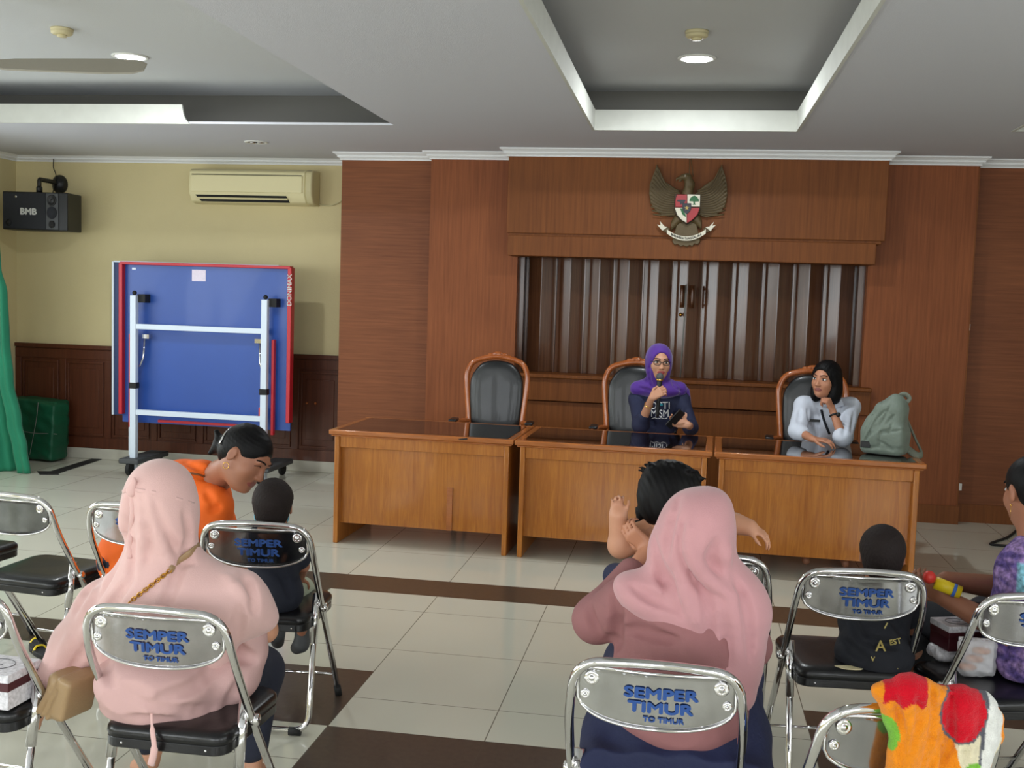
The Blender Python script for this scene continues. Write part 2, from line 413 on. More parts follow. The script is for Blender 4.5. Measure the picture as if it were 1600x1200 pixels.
def hand(v, wrist, d, n, s=1.0, curl=(.35, .5, .4), thumb=1, spread=.06, thumb_in=.5, k=.006):
    # wrist point, d = finger direction, n = way the palm faces; thumb = +1/-1 the side it leaves from
    d = Vector(d).normalized(); n = Vector(n); n = (n-d*n.dot(d)).normalized(); l = d.cross(n)*thumb; w0 = Vector(wrist)
    for i in range(4):       # metacarpals
        off = (1.5-i)*.0185*s
        a = w0+l*off*.6+d*.012*s; b = w0+l*off+d*(.082-.003*abs(i-1))*s
        v.cap(a, b, .0125*s, .0105*s, .012*s)
    lens = ((.040, .024, .019), (.045, .028, .021), (.041, .026, .020), (.032, .020, .018)); rad = (.0088, .0090, .0086, .0076)
    for i in range(4):
        off = (1.5-i)*.0195*s; p = w0+l*off+d*(.082-.003*abs(i-1))*s
        dd = (d+l*(1.5-i)*spread).normalized(); ang = 0
        for j in range(3):
            c_ = curl[i] if isinstance(curl[0], (tuple, list)) else curl
            ang += c_[j]; e = dd*math.cos(ang)+n*math.sin(ang); q = p+e*lens[i][j]*s
            v.cap(p, q, rad[i]*s*(1-.08*j), rad[i]*s*(1-.08*(j+1)), k*s); p = q
    p = w0+l*.022*s+d*.02*s
    t1 = (l*.75+d*.62+n*.35*thumb_in*2).normalized(); q = p+t1*.042*s; v.cap(p, q, .0135*s, .0110*s, .012*s)
    t2 = (l*(.55-thumb_in*.6)+d*.85+n*.55*thumb_in*2).normalized(); r = q+t2*.032*s; v.cap(q, r, .0105*s, .0098*s, k*s)
    t3 = (l*(.35-thumb_in*.8)+d*.9+n*.6*thumb_in*2).normalized(); v.cap(r, r+t3*.025*s, .0098*s, .0082*s, k*s)
# ================================================================== THE ROOM
CZ, UZ, BY = 2.76, 3.05, 9.15
def floor_material():
    m = bpy.data.materials.new('floor_tiles'); m.use_nodes = True; nt = m.node_tree; N = nt.nodes; L = nt.links; b = N['Principled BSDF']
    tc = N.new('ShaderNodeTexCoord'); sp = N.new('ShaderNodeSeparateXYZ'); L.new(tc.outputs['Object'], sp.inputs[0])
    def mth(op, a, c=None):
        n = N.new('ShaderNodeMath'); n.operation = op
        for i, q in enumerate((a, c)):
            if q is None: continue
            if isinstance(q, (int, float)): n.inputs[i].default_value = q
            else: L.new(q, n.inputs[i])
        return n.outputs[0]
    X, Y = sp.outputs[0], sp.outputs[1]
    def rect(x0, x1, y0, y1):
        return mth('MULTIPLY', mth('MULTIPLY', mth('GREATER_THAN', X, x0), mth('LESS_THAN', X, x1)), mth('MULTIPLY', mth('GREATER_THAN', Y, y0), mth('LESS_THAN', Y, y1)))
    mask = None
    for r in ((-1.87, 3.0, 5.575, 5.885), (-2.17, -1.87, 4.70, 5.885), (-6.2, -1.87, 4.38, 4.70), (-1.867, -1.267, 3.781, 4.384),
              (-1.267, .533, 3.181, 3.781), (.533, 1.133, 3.781, 4.384), (1.133, 4.7, 4.384, 4.70)):
        q = rect(*r); mask = q if mask is None else mth('MAXIMUM', mask, q)
    def line(c, off, wd):
        f = mth('FRACT', mth('DIVIDE', mth('ADD', c, 60-off), .6)); return mth('MAXIMUM', mth('LESS_THAN', f, wd), mth('GREATER_THAN', f, 1-wd))
    g = mth('MAXIMUM', line(X, -1.267+.0, .0035), line(Y, 5.281, .0035))
    n = N.new('ShaderNodeTexNoise'); n.inputs['Scale'].default_value = 1.1; L.new(tc.outputs['Object'], n.inputs[0])
    n2 = N.new('ShaderNodeTexNoise'); n2.inputs['Scale'].default_value = 45; n2.inputs['Detail'].default_value = 6; L.new(tc.outputs['Object'], n2.inputs[0])
    def mix(f, a, c):
        x = N.new('ShaderNodeMix'); x.data_type = 'RGBA'
        if isinstance(f, float): x.inputs[0].default_value = f
        else: L.new(f, x.inputs[0])
        for i, q in ((6, a), (7, c)):
            if isinstance(q, tuple): x.inputs[i].default_value = q
            else: L.new(q, x.inputs[i])
        return x.outputs[2]
    light = mix(n.outputs[0], srgb(196, 194, 178), srgb(214, 212, 196))
    dark = mix(n2.outputs[0], srgb(58, 46, 38), srgb(88, 74, 62))
    col = mix(mask, mix(g, light, srgb(120, 116, 104)), mix(g, dark, srgb(78, 68, 58)))
    L.new(col, b.inputs['Base Color']); r = N.new('ShaderNodeMapRange'); L.new(mask, r.inputs[0]); r.inputs[3].default_value = .10; r.inputs[4].default_value = .3
    L.new(r.outputs[0], b.inputs['Roughness']); MATS['floor_tiles'] = m
floor_material()
b = NB(); box(b, LEFTX-.1, RIGHTX+.1, REARY-.1, 9.4, -.1, 0); struct('floor', b, 'floor_tiles')
def wall_grid(name, axis, pos, th, a0, a1, holes, m, sides=(0, CZ+.3)):
    b = NB(); hs = sorted(holes); x = a0
    def bb(u0, u1, z0, z1):
        if u1-u0 < 1e-4 or z1-z0 < 1e-4: return
        if axis == 'x': box(b, min(pos, pos+th), max(pos, pos+th), u0, u1, z0, z1)
        else: box(b, u0, u1, min(pos, pos+th), max(pos, pos+th), z0, z1)
    for (h0, h1, z0, z1) in hs:
        bb(x, h0, *sides); bb(h0, h1, sides[0], z0); bb(h0, h1, z1, sides[1]); x = h1
    bb(x, a1, *sides); return struct(name, b, m)
wn = [0]
def window(axis, pos, out, c, wd, z0, z1):
    wn[0] += 1; b = NB(); f = .05
    def q(u0, u1, za, zb):
        if axis == 'x': box(b, min(pos, pos+out*.08), max(pos, pos+out*.08), u0, u1, za, zb)
        else: box(b, u0, u1, min(pos, pos+out*.08), max(pos, pos+out*.08), za, zb)
    q(c-wd/2, c+wd/2, z0, z0+f); q(c-wd/2, c+wd/2, z1-f, z1); q(c-wd/2, c-wd/2+f, z0+f, z1-f); q(c+wd/2-f, c+wd/2, z0+f, z1-f); q(c-f/2, c+f/2, z0+f, z1-f)
    struct('window_%d' % wn[0], b, 'cornice_white')
LW_ = [(yy-.95, yy+.95, .9, 2.4) for yy in (-1.6, 1.2, 4.0, 6.6)]
wall_grid('wall_left', 'x', LEFTX, -.15, REARY, 9.3, LW_, 'cream_wall')
for yy in (-1.6, 1.2, 4.0, 6.6): window('x', LEFTX-.05, -1, yy, 1.9, .9, 2.4)
wall_grid('wall_right', 'x', RIGHTX, .15, REARY, 9.3, [(yy-.95, yy+.95, .9, 2.4) for yy in (-1.6, 1.4)], 'plain_wall')
for yy in (-1.6, 1.4): window('x', RIGHTX+.05, 1, yy, 1.9, .9, 2.4)
wall_grid('wall_rear', 'y', REARY, -.15, LEFTX, RIGHTX, [(xx-1.1, xx+1.1, .9, 2.4) for xx in (-4.2, -1.2, 1.8)], 'plain_wall')
for xx in (-4.2, -1.2, 1.8): window('y', REARY-.05, -1, xx, 2.2, .9, 2.4)
P0, P1, FY = 8.67, 8.55, 8.31
X0, X1, XO0, XO1, X2 = -2.87, -2.085, -1.36, 1.335, 2.09
b = NB(); box(b, LEFTX-.1, X0+.1, BY, BY+.15, 0, UZ); struct('wall_back', b, 'cream_wall')
b = NB(); box(b, X0, X1+.02, P0, BY+.1, 0, CZ); struct('wall_back', b, 'veneer_h')
b = NB(); box(b, X1, XO0, P1, BY+.1, 0, CZ); struct('wall_back', b, 'veneer_v')
b = NB(); box(b, XO1, X2, P1, BY+.1, 0, CZ); struct('wall_back', b, 'veneer_v')
b = NB(); box(b, X2-.02, RIGHTX+.1, P0, BY+.1, 0, CZ); struct('wall_back', b, 'veneer_h')
b = NB(); box(b, XO0-.02, XO1+.02, P1+.01, P1+.3, 0, .79); box(b, XO0, XO1, P1+.3, BY+.1, 0, CZ); struct('wall_back', b, 'fascia_wood')
b = NB(); box(b, XO0, XO1+.07, P1-.03, P1+.28, .80, .985); box(b, XO0-.0, XO1+.07, P1-.07, P1+.28, .985, 1.015); struct('trim_1', b, 'fascia_wood', bevel=.006)
b = NB(); box(b, -1.415, 1.405, FY, P1+.02, 2.115, CZ-.01); box(b, -1.40, 1.385, FY+.02, P1+.02, 2.09, 2.12); box(b, -1.40, 1.345, FY-.015, P1+.02, 1.94, 2.095); struct('trim_2', b, 'fascia_wood', bevel=.004)
b = NB(); box(b, X2-.004, X2+.004, P1-.004, P1+.01, .03, CZ-.06); struct('trim_3', b, 'fascia_wood')
# the ceiling: low part with three recesses, each with a white lip and a cove behind it
HOLES = [(-5.6, -2.03, .6, 7.22), (-.69, .665, .6, 7.36), (1.954, 4.1, .6, 7.29)]
BACK = [7.74, 7.54, 7.6]
b = NB(); t = .015
box(b, LEFTX-.1, RIGHTX+.1, REARY-.1, .6, CZ, CZ+t)
xs = [LEFTX-.1, HOLES[0][0], HOLES[0][1], HOLES[1][0], HOLES[1][1], HOLES[2][0], HOLES[2][1], RIGHTX+.1]
for i in range(0, 8, 2): box(b, xs[i], xs[i+1], .6, 9.3, CZ, CZ+t)
for h in HOLES: box(b, h[0], h[1], h[3], 9.3, CZ, CZ+t)
struct('ceiling', b, 'ceiling_paint')
b = NB(); box(b, LEFTX-.1, RIGHTX+.1, REARY-.1, 9.3, UZ, UZ+.05); struct('ceiling', b, 'upper_ceiling_paint')
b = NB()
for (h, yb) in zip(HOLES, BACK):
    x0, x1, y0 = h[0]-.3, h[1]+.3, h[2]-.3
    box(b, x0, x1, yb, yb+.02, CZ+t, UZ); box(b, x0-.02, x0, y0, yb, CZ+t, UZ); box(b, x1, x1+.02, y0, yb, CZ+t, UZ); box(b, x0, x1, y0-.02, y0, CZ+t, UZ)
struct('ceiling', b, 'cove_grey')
LZ = CZ+.13
for i, h in enumerate(HOLES):
    b = NB(); e = .018; z0 = CZ-.004
    if i == 0: box(b, h[0], -3.574, h[3]-e, h[3], z0, LZ)
    else: box(b, h[0], h[1], h[3]-e, h[3], z0, LZ)
    if i == 0:      # broken end of the plaster lip
        prism(b, [(-3.574, h[3]-e, z0), (-3.50, h[3]-e, z0), (-3.53, h[3]-e, z0+.03), (-3.545, h[3]-e, z0+.06), (-3.56, h[3]-e, LZ), (-3.574, h[3]-e, LZ)], (0, e, 0))
        box(b, h[1], h[1]+e, h[2], h[3]-.0, CZ+t+.001, LZ)
    else: box(b, h[1]-e, h[1], h[2], h[3]-e, z0, LZ)
    box(b, h[0], h[0]+e, h[2], h[3]-e, z0, LZ); box(b, h[0], h[1], h[2], h[2]+e, z0, LZ)
    struct('trim_%d' % (4+i), b, 'lip_white')
# cornices
PRF = [(0, 2.698), (.014, 2.698), (.014, 2.708), (.026, 2.716), (.034, 2.722), (.034, 2.732), (.048, 2.742), (.064, 2.75), (.064, CZ), (0, CZ)]
def cornice(bm, x0, x1, Y, l, r, lret=0, rret=0, dz=0):
    A = [bm.verts.new((x0-(d if l else 0), Y-d, z+dz)) for d, z in PRF]; B = [bm.verts.new((x1+(d if r else 0), Y-d, z+dz)) for d, z in PRF]; n = len(PRF)
    for k in range(n-1): bm.faces.new((A[k], A[k+1], B[k+1], B[k]))
    bm.faces.new(A[::-1]); bm.faces.new(B)
    for (V, s, ret, x) in ((A, -1, lret, x0), (B, 1, rret, x1)):
        if not ret: continue
        Cc = [bm.verts.new((x+s*d, Y+ret, z+dz)) for d, z in PRF]
        for k in range(n-1): bm.faces.new((V[k], V[k+1], Cc[k+1], Cc[k]))
b = NB()
cornice(b, LEFTX, X0, BY, 0, 0, dz=.01)
cornice(b, X0, X1, P0, 1, 0, lret=.48); cornice(b, X1, -1.415, P1, 1, 0, lret=.12); cornice(b, -1.415, 1.405, FY, 1, 1, lret=.24, rret=.24)
cornice(b, 1.405, X2, P1, 0, 1, rret=.12); cornice(b, X2, RIGHTX, P0, 0, 0)
struct('trim_7', b, 'cornice_white')
b = NB()
A = [b.verts.new((LEFTX+d, BY-d, z+.01)) for d, z in PRF]; B = [b.verts.new((LEFTX+d, REARY, z+.01)) for d, z in PRF]
for k in range(len(PRF)-1): b.faces.new((A[k], A[k+1], B[k+1], B[k]))
struct('trim_8', b, 'cornice_white')
# wainscot with raised panel frames, baseboard
b = NB(); WZ0, WZ1, WX1 = .10, 1.05, X0
box(b, LEFTX, WX1, BY-.02, BY, WZ0, WZ1); box(b, LEFTX, WX1, BY-.045, BY-.02, WZ1-.035, WZ1); box(b, LEFTX, WX1, BY-.032, BY-.02, WZ1-.13, WZ1-.045); box(b, LEFTX, WX1, BY-.032, BY-.02, WZ0, WZ0+.10)
x = LEFTX
while x < WX1-.05:
    box(b, x, x+.06, BY-.032, BY-.02, WZ0+.10, WZ1-.13)
    x0, x1 = x+.075, min(x+.435, WX1-.02)
    if x1-x0 > .1:
        for q in ((x0, x1, WZ1-.17, WZ1-.15), (x0, x1, WZ0+.115, WZ0+.135)): box(b, q[0], q[1], BY-.034, BY-.02, q[2], q[3])
        for q in (x0, x1-.015): box(b, q, q+.015, BY-.034, BY-.02, WZ0+.135, WZ1-.17)
        box(b, x0+.05, x1-.05, BY-.028, BY-.02, WZ0+.19, WZ1-.22)
    x += .45
o = struct('trim_9', b, 'wainscot_wood', bevel=.003)
for kx in (-3.30, -3.22):
    kb = NB(); sphere(kb, (kx, BY-.045, .62), .012, seg=10); finish('knob', kb, 'chair_wood', o, smooth=True)
b = NB(); box(b, LEFTX, WX1, BY-.03, BY, 0, .10); struct('baseboard_back', b, 'baseboard_stone', bevel=.004)
b = NB(); box(b, LEFTX, LEFTX+.02, 7.7, BY-.03, 0, .10); struct('baseboard_left', b, 'baseboard_stone')
b = NB(); box(b, X2, RIGHTX, P0-.012, P0, 0, .14); box(b, XO1, X2+.012, P1-.012, P1, 0, .14); struct('baseboard_back', b, 'fascia_wood')
# accordion door of glossy wooden boards
DY = 8.74; DZ0, DZ1 = 1.012, 2.0
b = NB(); box(b, XO0, XO0+.045, DY-.1, DY+.1, DZ0, DZ1); box(b, XO1-.05, XO1, DY-.1, DY+.1, DZ0, DZ1); box(b, XO0, XO1, DY+.07, DY+.1, DZ0, DZ1)
n = 22; x0, x1 = XO0+.06, XO1-.06; wd = (x1-x0)/n
rr = random.Random(5)
for i in range(n):
    a = x0+i*wd; up = i % 2 == 0; ya, yb = (DY+.035, DY-.02) if up else (DY-.02, DY+.035)
    if i in (n-3,): ya, yb = DY-.035, DY+.03
    jit = rr.uniform(-.008, .008)
    prism(b, [(a+.004, ya+jit, DZ0+.005), (a+wd-.004, yb+jit, DZ0+.005), (a+wd-.004, yb+jit, DZ1), (a+.004, ya+jit, DZ1)], (0, .018, 0))
    box(b, a-.004, a+.004, min(ya, yb)-.0, min(ya, yb)+.02, DZ0, DZ1)
door = struct('door_1', b, 'door_wood')
for hx in (-.052, .030):
    hb = NB(); tube(hb, fillet([(hx, DY-.03, 1.60), (hx, DY-.075, 1.60), (hx, DY-.075, 1.73), (hx, DY-.03, 1.73)], .02), .011, 8, flat=(1, .8)); box(hb, hx-.016, hx+.016, DY-.035, DY-.02, 1.575, 1.755)
    tag(finish('door_handle', hb, 'door_wood', door, smooth=True), 'brown wooden pull handle')
hb = NB(); lathe(hb, [(.014, 0), (.016, .01), (.010, .03), (.004, .035)], (-.055, DY-.02, 1.52), (0, -1, 0), 14); tag(finish('lock', hb, 'brass', door), 'round brass lock')
hb = NB(); tube(hb, [(-.022, DY-.045, 1.76), (-.024, DY-.045, 1.5), (-.036, DY-.045, 1.02)], .006, 6, flat=(1, .5)); finish('gap_line', hb, 'cove_grey', door)  # thin strip put in for the light line at the gap between the door leaves
# loose fittings on the walls
def plate(name, c, w_, h_, label, cat, m='whiteplastic', rk=True):
    e = empty(name, label, cat, c)
    bx('face_plate', -w_/2, w_/2, -.008, 0, -h_/2, h_/2, m, e, bevel=.002)
    if rk: bx('rocker' if name == 'light_switch' else 'socket_insert', -w_*.25, w_*.25, -.012, -.008, -h_*.25, h_*.25, m, e, bevel=.001)
plate('light_switch', (2.108, P0-.0, 1.50), .035, .05, 'small white switch plate on the brown panelling at the right', 'switch')
plate('wall_socket', (2.115, P0-.012, .272), .05, .055, 'small white socket plate low on the right brown wall', 'socket')
# ================================================================== CEILING FITTINGS
def downlight(loc, label, r=.095, k=26):
    e = empty('downlight', label, 'ceiling light', loc, group=None)
    b = NB(); lathe(b, [(r+.018, 0), (r+.018, -.006), (r, -.010), (r-.008, .0)], (0, 0, 0), (0, 0, 1), 32); finish('trim_ring', b, 'whiteplastic', e)
    b = NB(); lathe(b, [(r-.006, -.004), (r-.012, -.009), (.001, -.011)], (0, 0, 0), (0, 0, 1), 32); finish('lens', b, 'lamp_glow', e)
    l = bpy.data.lights.new('lamp', 'AREA'); l.shape = 'DISK'; l.size = .16; l.energy = k; l.color = (.92, .97, 1); o = bpy.data.objects.new('lamp', l); link(o, e); o.location = (0, 0, -.02)
mat('lamp_glow', (.9, .96, 1, 1), emit=22)
downlight((-.013, 6.52, UZ), 'round glowing ceiling light in the middle recess above the desks')
downlight((-3.52, 6.42, UZ), 'round glowing ceiling light in the left ceiling recess')
def detector(loc, label, m):
    e = empty('smoke_detector', label, 'smoke detector', loc)
    b = NB(); lathe(b, [(.062, 0), (.062, -.010), (.056, -.014), (.06, -.017), (.058, -.028), (.046, -.035), (.001, -.036)], (0, 0, 0), (0, 0, 1), 28); finish('body', b, m, e)
    b = NB(); lathe(b, [(.028, -.035), (.026, -.046), (.001, -.048)], (0, 0, 0), (0, 0, 1), 20); finish('sensor', b, m, e)
mat('aged_plastic', srgb(214, 202, 160), .5)
detector((-.018, 5.88, UZ), 'cream smoke detector in the middle ceiling recess, nearer than the lamp', 'aged_plastic')
detector((-3.55, 5.72, UZ), 'cream smoke detector in the left ceiling recess above the fan blade', 'aged_plastic')
e = empty('twin_spotlight', 'small unlit twin spotlight set flush in the low ceiling near the air conditioner', 'ceiling light', (-3.386, 8.106, CZ))
b = NB(); lathe(b, [(.09, 0), (.09, -.005), (.075, -.007), (.07, 0)], (0, 0, 0), (0, 0, 1), 28); finish('trim_ring', b, 'whiteplastic', e)
b = NB(); lathe(b, [(.07, -.001), (.001, -.002)], (0, 0, 0), (0, 0, 1), 24); finish('recess', b, 'black_rubber', e)
for s in (-1, 1):
    b = NB(); lathe(b, [(.024, -.002), (.022, -.010), (.001, -.012)], (s*.03, 0, 0), (0, 0, 1), 16); finish('bulb', b, 'chrome', e)
# ceiling fan, one blade reaching into view
fan = empty('ceiling_fan', 'grey brown ceiling fan, one blade reaching in at the top left', 'ceiling fan', (-3.66, 5.02, UZ))
mat('fan_blade', srgb(150, 144, 130), .5)
b = NB(); lathe(b, [(.06, 0), (.06, -.03), (.012, -.05), (.012, -.20), (.001, -.20)], (0, 0, 0), (0, 0, 1), 20); finish('downrod', b, 'whiteplastic', fan)
b = NB(); lathe(b, [(.03, -.19), (.11, -.21), (.13, -.25), (.12, -.30), (.06, -.33), (.001, -.335)], (0, 0, 0), (0, 0, 1), 28); finish('motor', b, 'aged_plastic', fan)
for k in range(3):
    a = math.radians(6+120*k); ca, sa = math.cos(a), math.sin(a); b = NB(); pts = []
    for (r_, hw) in ((.12, .03), (.25, .05), (.5, .06), (.75, .068), (.89, .06), (.94, .03)): pts.append((r_, hw))
    out = [(r_, -hw*.9) for r_, hw in pts]+[(r_, hw) for r_, hw in pts[::-1]]
    prism(b, [(r_*ca-q*sa, r_*sa+q*ca*.8, -.345+q*.7) for r_, q in out], (0, 0, .008)); finish('blade', b, 'fan_blade', fan)
# ================================================================== WALL UNITS AT THE LEFT
mat('ac_cream', srgb(226, 216, 170), .45); mat('ac_side', srgb(200, 190, 146), .5)
ac = empty('air_conditioner', 'cream split air conditioner high on the yellow wall', 'air conditioner', (-3.79, BY, 2.50))
def prof_x(bm, prof, x0, x1, mi=0):
    prism(bm, [(x0, y, z) for y, z in prof], (x1-x0, 0, 0), mi)
APR = [(0, .145), (-.17, .145), (-.205, .12), (-.212, .0), (-.205, -.07), (-.16, -.135), (-.10, -.15), (0, -.15)]
b = NB(); prof_x(b, APR, -.56, .50); finish('body', b, 'ac_cream', ac, bevel=.01)
b = NB(); prof_x(b, [(y*1.005, z*1.01) for y, z in APR], .50, .565); finish('side_cover', b, 'ac_side', ac, bevel=.012)
b = NB(); box(b, -.54, .48, -.220, -.207, -.055, .09); finish('front_panel', b, 'ac_cream', ac, bevel=.006)
b = NB(); box(b, -.53, .47, -.2135, -.200, .093, .097); finish('panel_gap', b, 'black_rubber', ac)
b = NB(); prism(b, [(-.50, -.205, -.082), (.33, -.205, -.082), (.35, -.168, -.135), (-.46, -.168, -.135)], (0, .02, .01)); finish('air_outlet', b, 'black_rubber', ac)
b = NB(); prism(b, [(-.48, -.198, -.098), (.34, -.198, -.098), (.345, -.186, -.112), (-.47, -.186, -.112)], (0, -.012, -.004)); finish('louvre', b, 'ac_cream', ac)
b = NB(); tube(b, smoothpath([(.56, -.03, -.13), (.66, -.02, -.14), (.76, -.02, -.10), (.83, -.02, -.02), (.91, -.015, .03)], 6), .006, 6); finish('cable', b, 'ac_side', ac, smooth=True)
# loudspeaker on a wall arm
spk = empty('loudspeaker', 'black loudspeaker hanging from a wall arm in the left corner', 'loudspeaker', (-5.655, 8.70, 2.23), rz=math.radians(5)); spk.scale = (.84, 1, 1)
b = NB(); box(b, -.355, .345, -.0, .26, -.165, .165); finish('cabinet', b, 'blackplastic', spk, bevel=.008)
mat('speaker_grille', srgb(34, 36, 42), .75, bump=.3, bscale=500); mat('speaker_grey', srgb(74, 76, 78), .6)
b = NB(); box(b, -.345, .115, -.012, 0, -.155, .155); finish('grille', b, 'speaker_grille', spk, bevel=.003)
b = NB(); box(b, .118, .25, -.010, 0, -.155, .155); finish('driver_panel', b, 'speaker_grey', spk, bevel=.002)
for z_, r_, m_ in ((.095, .048, 'blackplastic'), (-.012, .052, 'speaker_grille'), (-.112, .032, 'black_rubber')):
    b = NB(); lathe(b, [(r_, 0), (r_, .010), (r_*.82, .012), (r_*.7, .004), (r_*.3, .002), (.001, .008)], (.184, -.010, z_), (0, -1, 0), 24); finish('driver' if z_ > -.1 else 'bass_port', b, m_, spk)
b = NB(); lathe(b, [(.030, 0), (.028, .004), (.001, .004)], (-.285, -.012, -.105), (0, -1, 0), 20); finish('bass_port', b, 'black_rubber', spk)
b = NB(); lathe(b, [(.012, 0), (.010, .006), (.001, .006)], (-.20, -.012, .12), (0, -1, 0), 14); finish('badge', b, 'chrome', spk)
text_mesh('lettering', 'BMB', .075, 'whiteplastic', spk, fn=lambda x, y, z: (x-.07, -.013-z, y-.008), bold=.0035, sx=1.25)
b = NB(); tube(b, fillet([(-.02, .10, .165), (-.02, .10, .285), (-.02, .14, .285), (.0, .30, .285), (-.02, .44, .275)], .03), .020, 10); lathe(b, [(.03, 0), (.03, .05), (.02, .06)], (-.02, .10, .165), (0, 0, 1), 14); finish('bracket_arm', b, 'blackplastic', spk, smooth=True)
b = NB(); lathe(b, [(.085, 0), (.085, -.02), (.06, -.05), (.03, -.07), (.001, -.07)], (.0, .445, .275), (0, 1, 0), 24); finish('wall_flange', b, 'blackplastic', spk)
b = NB(); tube(b, smoothpath([(-.06, .42, .50), (-.05, .40, .42), (-.01, .38, .34), (.0, .30, .17)], 5), .005, 6); finish('cable', b, 'black_rubber', spk)
# ================================================================== TABLE-TENNIS TABLE, folded up
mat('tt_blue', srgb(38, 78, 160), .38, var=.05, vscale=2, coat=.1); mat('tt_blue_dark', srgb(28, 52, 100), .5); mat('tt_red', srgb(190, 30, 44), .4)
mat('tt_white', srgb(214, 226, 240), .35); mat('tt_sticker', srgb(226, 216, 232), .5, var=.06, vscale=60)
tt = empty('table_tennis_table', 'folded blue table tennis table with red edges standing against the wall', 'table tennis table', (-4.02, 8.60, 0), rz=math.radians(-1.0))
W, Z0, Z1 = .765, .435, 1.80
b = NB(); box(b, -W, W, 0, .022, Z0, Z1); finish('table_half', b, 'tt_blue', tt)
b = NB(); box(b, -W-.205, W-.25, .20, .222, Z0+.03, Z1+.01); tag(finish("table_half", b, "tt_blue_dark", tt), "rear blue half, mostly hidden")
b = NB(); box(b, -W-.215, -W-.198, .19, .225, Z0+.03, Z1+.015); box(b, -W-.20, W-.2, .19, .225, Z1+.01, Z1+.022); finish('edge_strip', b, 'tt_white', tt)
for nm, q in (('l', (-W-.012, -W+.022, Z0+.07, Z1)), ('r', (W-.022, W+.012, Z0+.07, Z1)), ('t', (-W, W, Z1-.012, Z1+.012))):
    b = NB(); box(b, q[0], q[1], -.05, .025, q[2], q[3]); finish('edge_rail', b, 'tt_red', tt, bevel=.004)
b = NB(); box(b, -.42, .30, -.03, .0, Z0+.015, Z0+.035); finish('edge_rail', b, 'tt_red', tt)
for x in (-.60, .575):
    s = -1 if x < 0 else 1
    b = NB(); box(b, x-.027, x+.027, -.13, -.08, .02, 1.53); finish('leg', b, 'tt_white', tt, bevel=.005)
    b = NB(); box(b, x-.034, x+.034, -.135, -.075, .74, .79); finish('leg_joint', b, 'black_rubber', tt, bevel=.004)
    b = NB(); box(b, x+.02, x+.09, -.09, 0, 1.47, 1.54); sphere(b, (x+.0, -.10, 1.55), .02, seg=10); finish('hinge', b, 'black_rubber', tt)
    b = NB(); box(b, x+s*.057-.012, x+s*.057+.012, -.075, -.03, .40, 1.20); finish('red_rail', b, 'tt_red', tt, bevel=.004)
    b = NB(); tube(b, [(x-s*.07, -.05, 1.18), (x-s*.06, -.06, 1.0), (x-s*.03, -.07, .92)], .009, 8); box(b, x-s*.08-.03, x-s*.08+.03, -.06, 0, 1.165, 1.20); finish('lock_lever', b, 'chrome', tt)
    b = NB(); box(b, x-.09, x+.09, -.20, .34, .10, .145); finish('base_beam', b, 'speaker_grey', tt, bevel=.01)
    b = NB(); box(b, x-.12, x-.06, .02, .06, .14, .45); finish('leg', b, 'tt_white', tt)
    for yy in (-.17, .31):
        b = NB(); lathe(b, [(.05, -.018), (.055, -.012), (.055, .012), (.05, .018)], (x, yy, .055), (1, 0, 0), 20); box(b, x-.025, x+.025, yy-.02, yy+.02, .06, .11); finish('caster', b, 'black_rubber', tt)
b = NB(); box(b, -.58, .56, -.125, -.085, 1.245, 1.29); finish('cross_bar', b, 'tt_white', tt, bevel=.004)
b = NB(); box(b, -.58, .56, -.125, -.085, .515, .56); finish('cross_bar', b, 'tt_white', tt, bevel=.004)
b = NB(); box(b, .525, .55, -.10, -.07, .545, .63); finish('safety_catch', b, 'tt_red', tt)
bx('sticker', -.13, -.005, -.0015, 0, 1.665, 1.76, 'tt_sticker', tt); bx('small_sticker', -.68, -.645, -.0015, 0, 1.745, 1.762, 'tt_white', tt)
text_mesh('lettering', 'DONIMAX', .055, 'whiteplastic', tt, fn=lambda x, y, z: (W-.002-y, -.0515-z, 1.615+x), bold=.0012)
# ================================================================== GREEN CURTAIN, GREEN BUNDLE, FLOOR STRIP, CABLE
mat('green_cloth', srgb(14, 122, 88), .75, bump=.2, bscale=260, var=.08, vscale=6, sheen=.2)
mat('green_sheet', srgb(6, 82, 54), .5, bump=.3, bscale=160, var=.12, vscale=5)
b = NB(); rows = []
key = [(2.22, -6.0, -5.72), (1.99, -6.02, -5.70), (1.72, -6.04, -5.69), (1.52, -6.05, -5.64), (1.12, -6.08, -5.63), (.78, -6.09, -5.60), (.43, -6.10, -5.52), (.2, -6.10, -5.46), (.0, -6.10, -5.42)]
NV, NU = 60, 90
for j in range(NV+1):
    z = 2.22*(1-j/NV)
    for a, c in zip(key, key[1:]):
        if a[0] >= z >= c[0]-1e-6:
            t = (a[0]-z)/(a[0]-c[0]); t = t*t*(3-2*t); xl, xr = a[1]+(c[1]-a[1])*t, a[2]+(c[2]-a[2])*t; break
    row = []
    for i in range(NU+1):
        u = i/NU; amp = .012+.05*(j/NV)
        y = 8.36-.10*u+amp*math.sin(u*19+.6*math.sin(z*2.1))+.4*amp*math.sin(u*43+z*1.3)
        row.append(b.verts.new((xl+(xr-xl)*u, y, z+.002)))
    rows.append(row)
for A, B in zip(rows, rows[1:]):
    for i in range(NU): f = b.faces.new((A[i], A[i+1], B[i+1], B[i])); f.smooth = True
cur = empty('curtain', 'long green curtain hanging to the floor in the left corner', 'curtain', (-5.8, 8.33, 0))
o = finish('drape', b, 'green_cloth', cur, smooth=True, world=True); md = o.modifiers.new('thick', 'SOLIDIFY'); md.thickness = .006
b = NB(); tube(b, [(LEFTX, 8.33, 2.235), (-5.90, 8.33, 2.235)], .012, 10); finish('rail', b, 'chrome', cur, world=True)
b = NB(); V = []
